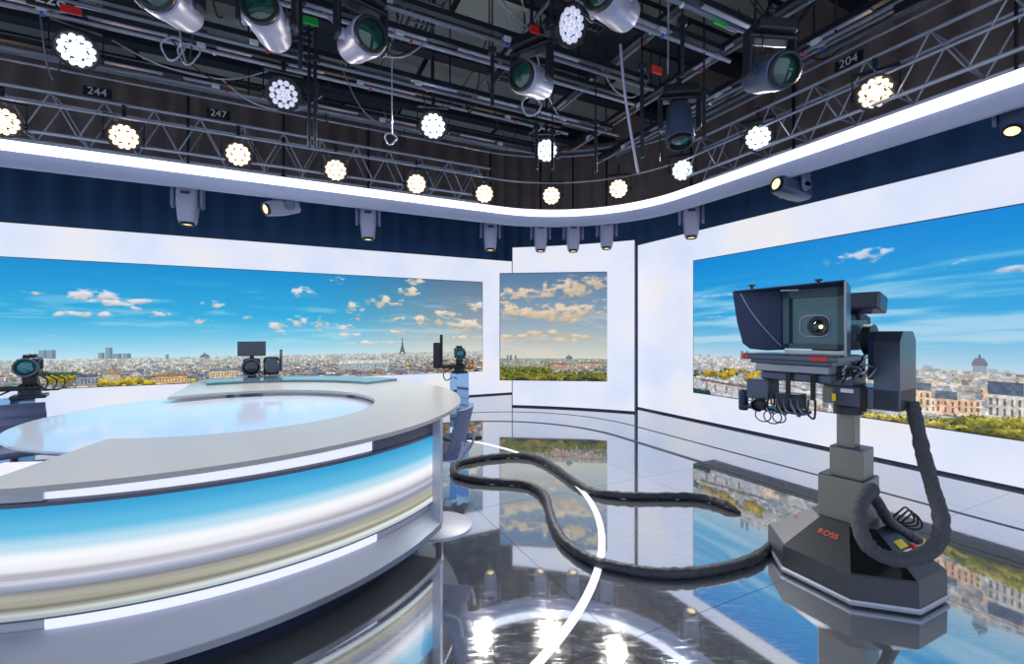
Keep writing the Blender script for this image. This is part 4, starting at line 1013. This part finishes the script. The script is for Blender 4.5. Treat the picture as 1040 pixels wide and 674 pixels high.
# column stages
for (s_, z0, z1, m, ox) in ((.262, .37, .65, 'stage_grey', 0), (.188, .62, .84, 'stage_grey', .018), (.102, .8, 1.07, 'stage_grey', 0)):
    MB().box((0, ox, (z0 + z1) / 2), (s_, s_, z1 - z0), None, .005).build('column_stage', m, CR)
    MB().box((0, ox, z1 + .002), (s_ * .97, s_ * .97, .006), None).build('stage_cap', 'base_blue', CR)
MB().lathe([(.085, 1.06), (.085, 1.11), (.07, 1.12)], (0, 0, 0), 'z', 28).build('pan_bearing', 'black_metal', CR)
MB().box((-.045, .125, 1.185), (.31, .35, .135), None, .008).build('pan_housing', 'housing', CR)
MB().box((-.045, -.085, 1.185), (.28, .07, .12), None, .008).build('pan_cheek', 'stage_grey', CR)
MB().box((.112, .03, 1.22), (.003, .07, .025)).build('white_label', 'white_plastic', CR)
MB().box((.113, -.043, 1.17), (.003, .022, .05)).build('yellow_label', 'yellow', CR)
MB().box((.117, .12, 1.18), (.012, .035, .16), None, .004).build('strap', 'rubber', CR)
# tilt housing with rounded top
def prism(prof, v0, v1):                     # profile in (x, z), extruded along y
    g = MB(); n = len(prof); vs = [(x, v0, z) for x, z in prof] + [(x, v1, z) for x, z in prof]
    fs = [tuple(range(n))[::-1], tuple(n + i for i in range(n))] + [(i, (i + 1) % n, n + (i + 1) % n, n + i) for i in range(n)]
    return g.add(vs, fs)
prism([(-.2, 1.12), (.11, 1.12), (.11, 1.54), (.05, 1.605), (-.14, 1.605), (-.2, 1.55)], .17, .30).build('tilt_housing', 'housing', CR)
prism([(-.18, 1.3), (.09, 1.3), (.09, 1.545), (.04, 1.60), (-.13, 1.60), (-.18, 1.55)], .135, .17).build('tilt_cover', 'hood', CR)
MB().lathe([(.03, 0), (.03, .02)], (-.19, .235, 1.33), 'x', 14).build('knob', 'black_plastic', CR)
MB().lathe([(.1, .09), (.1, .135)], (-.02, 0, 1.55), 'y', 28).build('tilt_boss', 'black_metal', CR)
# camera body, lens, viewfinder
MB().box((.05, -.03, 1.60), (.46, .17, .24), None, .012).box((.02, -.03, 1.74), (.22, .08, .05), None, .01).box((-.12, -.03, 1.61), (.18, .19, .2), None, .02).build('camera_body', 'hood', CR)
MB().box((.02, .06, 1.6), (.3, .012, .16), None, .004).box((.05, .068, 1.56), (.12, .01, .05), None, .003).build('side_controls', 'housing', CR)
MB().box((.40, -.04, 1.60), (.26, .19, .17), None, .02).build('lens_box', 'black_plastic', CR)
Mv = Matrix.Rotation(rd(-14), 3, 'Y')
MB().box((.03, .10, 1.785), (.15, .20, .11), Mv, .012).build('viewfinder', 'housing', CR)
MB().box((.0, .05, 1.73), (.05, .05, .1), None, .01).build('viewfinder_arm', 'black_plastic', CR)
# prompter: glass, frame, hood, tray
G0, G1 = .58, .60; vL, vR, gz0, gz1 = -.14, .20, 1.50, 1.855
g = MB()
for (a0, a1, b0, b1) in ((vL, vR, gz1 - .05, gz1), (vL, vR, gz0, gz0 + .03), (vL, vL + .035, gz0, gz1), (vR - .05, vR, gz0, gz1)):
    g.box(((G0 + G1) / 2 + .004, (a0 + a1) / 2, (b0 + b1) / 2), (.02, a1 - a0, b1 - b0))
g.build('glass_frame', 'frame_teal', CR)
MB().box((G0 - .006, (vL + vR) / 2, (gz0 + gz1) / 2), (.006, vR - vL, gz1 - gz0)).build('prompter_glass', 'prompt_glass', CR)
cx, cz = .025, 1.635
q = MB()
pr = []
for i in range(24):
    t_ = 2 * math.pi * i / 24; c0_, s0_ = math.cos(t_), math.sin(t_); kk = (abs(c0_) ** 4 + abs(s0_) ** 4) ** -.25; pr.append((cx + c0_ * kk * .078, cz + s0_ * kk * .062))
pts = [(G0 - .001, a, b) for a, b in pr]; pts.append(pts[0]); q.tube(pts, .004, 6); q.build('lens_hood_rim', 'silver', CR)
MB().lathe([(.034, -.002), (.055, .002), (.058, .008), (.05, .01), (.034, .004)], (G0 - .002, cx + .02, cz), 'x', 28, False).build('lens_rim', 'black_metal', CR)
MB().lathe([(.001, .007), (.02, .006), (.034, .0), (.001, 0)], (G0 - .002, cx + .025, cz), 'x', 20).build('lens_glass', 'lens_dark', CR)
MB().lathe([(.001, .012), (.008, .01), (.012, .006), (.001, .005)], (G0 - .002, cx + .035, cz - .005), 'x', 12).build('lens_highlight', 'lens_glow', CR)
def quad(ps, th, name, m):
    ps = [Vector(p_) for p_ in ps]; nn = (ps[1] - ps[0]).cross(ps[3] - ps[0]).normalized() * th
    return MB().hexa([*ps, *[p_ + nn for p_ in ps]]).build(name, m, CR)
TL, TR = (.76, -.365, 1.855), (.76, .24, 1.87)
quad([TL, TR, (G0, vR, gz1), (G0, vL, gz1)], .006, 'hood_top', 'hood')
# left wing: fan with rounded lower front corner
wing = [TL, (.75, -.34, 1.66), (.74, -.31, 1.53), (.71, -.28, 1.495), (.64, -.21, 1.485), (G0, vL, 1.49), (G0, vL, gz1)]
g = MB(); n_ = len(wing); wv = [Vector(p_) for p_ in wing]; th = Vector((.003, -.006, 0))
g.add(wv + [v + th for v in wv], [tuple(range(n_)), tuple(n_ + i for i in range(n_))[::-1]] + [(i, (i + 1) % n_, n_ + (i + 1) % n_, n_ + i) for i in range(n_)]); g.build('hood_wing', 'hood', CR)
MB().tube(smooth_path([(.735, -.335, 1.845), (.70, -.28, 1.72), (.65, -.21, 1.60), (.60, -.15, 1.51)], 6), .004, 6).build('wing_seam', 'silver', CR)
quad([(.76, .24, 1.87), (.74, .235, 1.47), (G0, vR, 1.47), (G0, vR, gz1)], .006, 'hood_wing', 'housing')
MB().tube([(.76, .24, 1.87), (.755, .238, 1.66), (.74, .235, 1.47)], .006, 6).build('hood_edge', 'metal_lip', CR)
MB().box((.70, -.06, 1.845), (.02, .09, .006), Matrix.Rotation(.6, 3, 'Z')).build('inner_strip', 'white_plastic', CR)
for y_ in (-.27, .1): MB().lathe([(.008, 0), (.008, .02), (.02, .022), (.02, .032), (.001, .034)], (.72, y_, 1.862), 'z', 12).build('hood_knob', 'black_metal', CR)
MB().box((.60, -.05, 1.452), (.34, .52, .036), None, .008).box((.60, -.05, 1.425), (.28, .44, .03), None, .006).build('prompter_tray', 'housing', CR)
for y_, w_ in ((-.285, .04), (.12, .08)): MB().box((.772, y_, 1.452), (.003, w_, .022)).build('red_tape', 'red', CR)
MB().box((.60, .03, 1.482), (.004, .32, .02)).build('tray_rail', 'white_plastic', CR)
text = text_mesh('CueTec', .03, 'white_plastic', CR, Matrix.Translation((.7715, -.1, 1.452)) @ Matrix.Rotation(math.pi / 2, 4, 'Z') @ Matrix.Rotation(math.pi / 2, 4, 'X')); bpy.data.objects.remove(text)
# rails and straps below the tray
MB().box((.5, -.12, 1.375), (.12, .42, .05), None, .006).build('mount_rail', 'metal_lip', CR)
MB().box((.46, -.12, 1.32), (.1, .40, .055), None, .01).box((.3, -.03, 1.33), (.4, .1, .04), None, .008).build('mount_bar', 'housing', CR)
for y_ in (-.14, .0): MB().box((.535, y_, 1.29), (.01, .028, .2), None, .003).build('strap', 'rubber', CR)
for s_ in (-.12, .05): MB().box((.1, s_, 1.43), (.7, .02, .02), None, .004).build('support_rod', 'metal_lip', CR)
MB().box((.02, -.03, 1.34), (.24, .2, .18), None, .01).build('camera_plate', 'housing', CR)
# secondary camera under the prompter
MB().box((.46, -.33, 1.225), (.16, .14, .13), None, .008).build('lower_camera_body', 'housing', CR)
MB().box((.45, -.16, 1.16), (.14, .13, .10), None, .008).box((.525, -.17, 1.16), (.01, .05, .03)).build('lower_camera_battery', 'base_blue', CR)
MB().lathe([(.026, 0), (.03, .01), (.03, .13), (.02, .14)], (.50, -.44, 1.07), 'z', 16).build('grip', 'hood', CR)
MB().box((.48, -.25, 1.10), (.12, .4, .02), None, .005).build('lower_mount', 'black_metal', CR)
MB().lathe([(.03, .02), (.04, .04), (.042, .1), (.034, .105)], (.5, -.30, 1.13), 'x', 20, False).lathe([(.001, .09), (.034, .085), (.034, .08), (.001, .08)], (.5, -.30, 1.13), 'x', 16).build('lower_lens', 'black_plastic', CR)
for i in range(9):
    y0 = -.38 + .04 * i; MB().tube(smooth_path([(.5, y0, 1.2), (.55, y0 + .03, 1.14 - .01 * (i % 3)), (.52, y0 + .06, 1.08 + .02 * (i % 2)), (.45, y0 + .04, 1.18)], 6), .006, 6).build('cable', rnd.choice(['rubber', 'pipe_metal']), CR)
for (y0, r_) in ((-.30, .05), (-.24, .055), (-.2, .04)):
    MB().tube([(.52, y0 + r_ * math.cos(t_), 1.055 + r_ * .8 * math.sin(t_)) for t_ in np.linspace(0, 2 * math.pi, 24)], .004, 6).build('cable', 'rubber', CR)
for i in range(14):
    q0 = Vector((.0 + rnd.random() * .3, .02 + rnd.random() * .12, 1.28 + rnd.random() * .12)); q1 = q0 + Vector((rnd.uniform(-.1, .2), rnd.uniform(-.12, .05), rnd.uniform(.0, .14)))
    MB().tube(smooth_path([q0, q0 + Vector((.08, .05, .06)), q1 + Vector((.08, .03, -.04)), q1], 6), .006, 6).build('cable', rnd.choice(['rubber', 'rubber', 'white_plastic', 'pipe_metal']), CR)
# buttons and label on the base
q = lo(at(811, 521, 3.22)); MB().lathe([(.016, 0), (.016, .02), (.024, .022), (.024, .035), (.001, .038)], (q.x, q.y, .27), 'z', 16).build('stop_button', 'red', CR)
q = lo(Vector((2.50, 2.93, .30)))
a, b, c_, d_ = lo_t[3], lo_t[4], hi_t[4], hi_t[3]; X = (b - a).normalized(); n_ = X.cross(d_ - a).normalized(); n_ = n_ if n_.z > 0 else -n_; Yv = n_.cross(X)
Mx = Matrix((X, Yv, n_)).transposed().to_4x4()
def on_cover(s_, t_, dims, name, m):
    pos = a * (1 - s_) * (1 - t_) + b * s_ * (1 - t_) + c_ * s_ * t_ + d_ * (1 - s_) * t_ + n_ * dims[2] / 2
    o_ = MB().box((0, 0, 0), dims, None, .001).build(name, m, CR); M2 = Mx.copy(); M2.translation = pos; o_.matrix_local = M2; return o_
on_cover(.55, .62, (.09, .05, .003), 'yellow_label', 'yellow'); on_cover(.55, .42, (.09, .05, .003), 'white_label', 'white_plastic'); on_cover(.85, .5, (.035, .035, .02), 'stop_button', 'red')
# padded cable sleeve looping from head to column
pts = [(926, 408, 2.86), (931, 430, 2.82), (938, 462, 2.74), (947, 495, 2.66), (955, 522, 2.58), (955, 545, 2.52), (943, 560, 2.48), (922, 568, 2.46), (898, 565, 2.48), (881, 553, 2.52), (873, 535, 2.58), (873, 516, 2.64), (880, 502, 2.72), (886, 497, 2.80)]
MB().tube([lo(p_) for p_ in smooth_path([at(*q) for q in pts], 7)], .038, 14, True, .2).build('cable_sleeve', 'cloth_grey', CR)
pts = [(884, 500, 2.78), (893, 513, 2.82), (902, 528, 2.86), (915, 538, 2.92), (932, 548, 2.97)]
MB().tube([lo(p_) for p_ in smooth_path([at(*q) for q in pts], 6)], .033, 12, True, .14).build('corrugated_hose', 'cloth', CR)
for i in range(3):
    c0_ = at(918 + i * 4, 523 + i * 3, 2.98); MB().tube([lo(c0_ + Vector((math.cos(t_) * .06, .02 * math.sin(2 * t_), math.sin(t_) * .05))) for t_ in np.linspace(0, 2 * math.pi, 24)], .006, 6).build('cable', 'rubber', CR)


# ------------------------------------------------------------------ say where each repeated rig item hangs
def seen(v): return (520 + FPX * v.x / v.y, 337 - FPX * (v.z - HC) / v.y) if v.y > .2 else (v.x * 1e4, -999)
REF = [('the large cool white lamp at upper left', 78, 50), ('the moving head at the top left corner', 173, 5), ('the green-lensed moving head', 272, 25), ('the unlit round lamp left of centre', 288, 95),
       ('the moving head tilted right', 367, 42), ('the cool lamp left of centre', 440, 127), ('the moving head at ceiling centre', 540, 80), ('the small cool lamp near centre', 555, 152), ('the round lamp at top centre', 576, 25),
       ('the top edge moving head right of centre', 622, 5), ('the large downward moving head', 688, 130), ('the dark moving head over the right side', 782, 75), ('the large warm lamp on the right', 889, 93),
       ('the second warm lamp', 126, 138), ('the third warm lamp', 242, 156), ('the fourth warm lamp', 341, 172), ('the pale lamp by the right truss', 770, 139), ('the red tag right of centre', 667, 71), ('the outer plate on the left truss', 99, 108), ('the inner plate on the left truss', 222, 128), ('the plate on the right truss', 862, 74)]
taken = set()
def where(o, stem):
    cs = [o.matrix_world @ Vector(c) for c in o.bound_box] if o.type == 'MESH' else [o.matrix_world.translation]
    x, y = seen(sum(cs, Vector()) / len(cs)); cand = []
    for nm, rx, ry in REF:
        dx, dy = x - rx, y - ry; dist = math.hypot(dx, dy)
        hd = 'right of' if dx > 0 else 'left of'; vd = 'below' if dy > 0 else 'above'
        dd = hd if abs(dx) > 2.2 * abs(dy) else vd if abs(dy) > 2.2 * abs(dx) else vd + ' and ' + hd
        far = 'close ' if dist < 45 else '' if dist < 130 else 'well '
        cand.append((dist, '%s, %s%s %s' % (stem, far, dd, nm)))
    cand.sort()
    for _, t_ in cand:
        key = t_.replace('close ', '').replace('well ', '')
        if key not in taken and len(t_.split()) <= 16: taken.add(key); o['label'] = t_; return
bpy.context.view_layer.update()
for o in list(C.objects):
    if o.parent: continue
    b_ = o.name.split('.')[0]
    if b_ == 'cable_ladder': where(o, 'wire cable ladder')
    elif b_ == 'hanging_cable':
        cs = [seen(o.matrix_world @ Vector(c)) for c in o.bound_box]
        if max(c[0] for c in cs) < 0 or min(c[0] for c in cs) > 1040 or max(c[1] for c in cs) < 0: bpy.data.objects.remove(o); continue
        where(o, 'thin looping cable')
    elif b_ == 'ceiling_board': where(o, 'dark flat board')
    elif b_ == 'drop_pole': where(o, 'black drop pole')
    elif b_ == 'cable_coil': where(o, 'small pale cable coil')

# ------------------------------------------------------------------ floor cable
fp = [(790, 556), (780, 557), (765, 567), (740, 575), (705, 581), (675, 582), (650, 580), (625, 575), (605, 570), (588, 561), (572, 548), (563, 533), (558, 518), (555, 506), (548, 498), (535, 491.5), (515, 489), (495, 488), (478, 486), (464, 482), (460, 476), (465, 470), (480, 466.5), (500, 463.5), (520, 462), (537, 463), (550, 467), (563, 474), (577, 484), (590, 493), (603, 499), (622, 502), (645, 503.5), (675, 503.5), (705, 504), (725, 508), (742, 514), (752, 518)]
W = []
for x, y in fp:
    z = .035; Y = (HC - z) * FPX / (y - 337); W.append(Vector(((x - 520) / FPX * Y, Y, z)))
sp = smooth_path(W, 7); n_ = len(sp); rs = [.035 * min(1, .25 + (n_ - 1 - i) / 12) for i in range(n_)]
for i, q in enumerate(sp): q.z = rs[i]
o = MB().tube(sp, rs, 14, True, .26).build('floor_cable', 'cloth'); tag(o, 'thick black sleeved cable snaking over the glossy floor from the pedestal', 'cable')
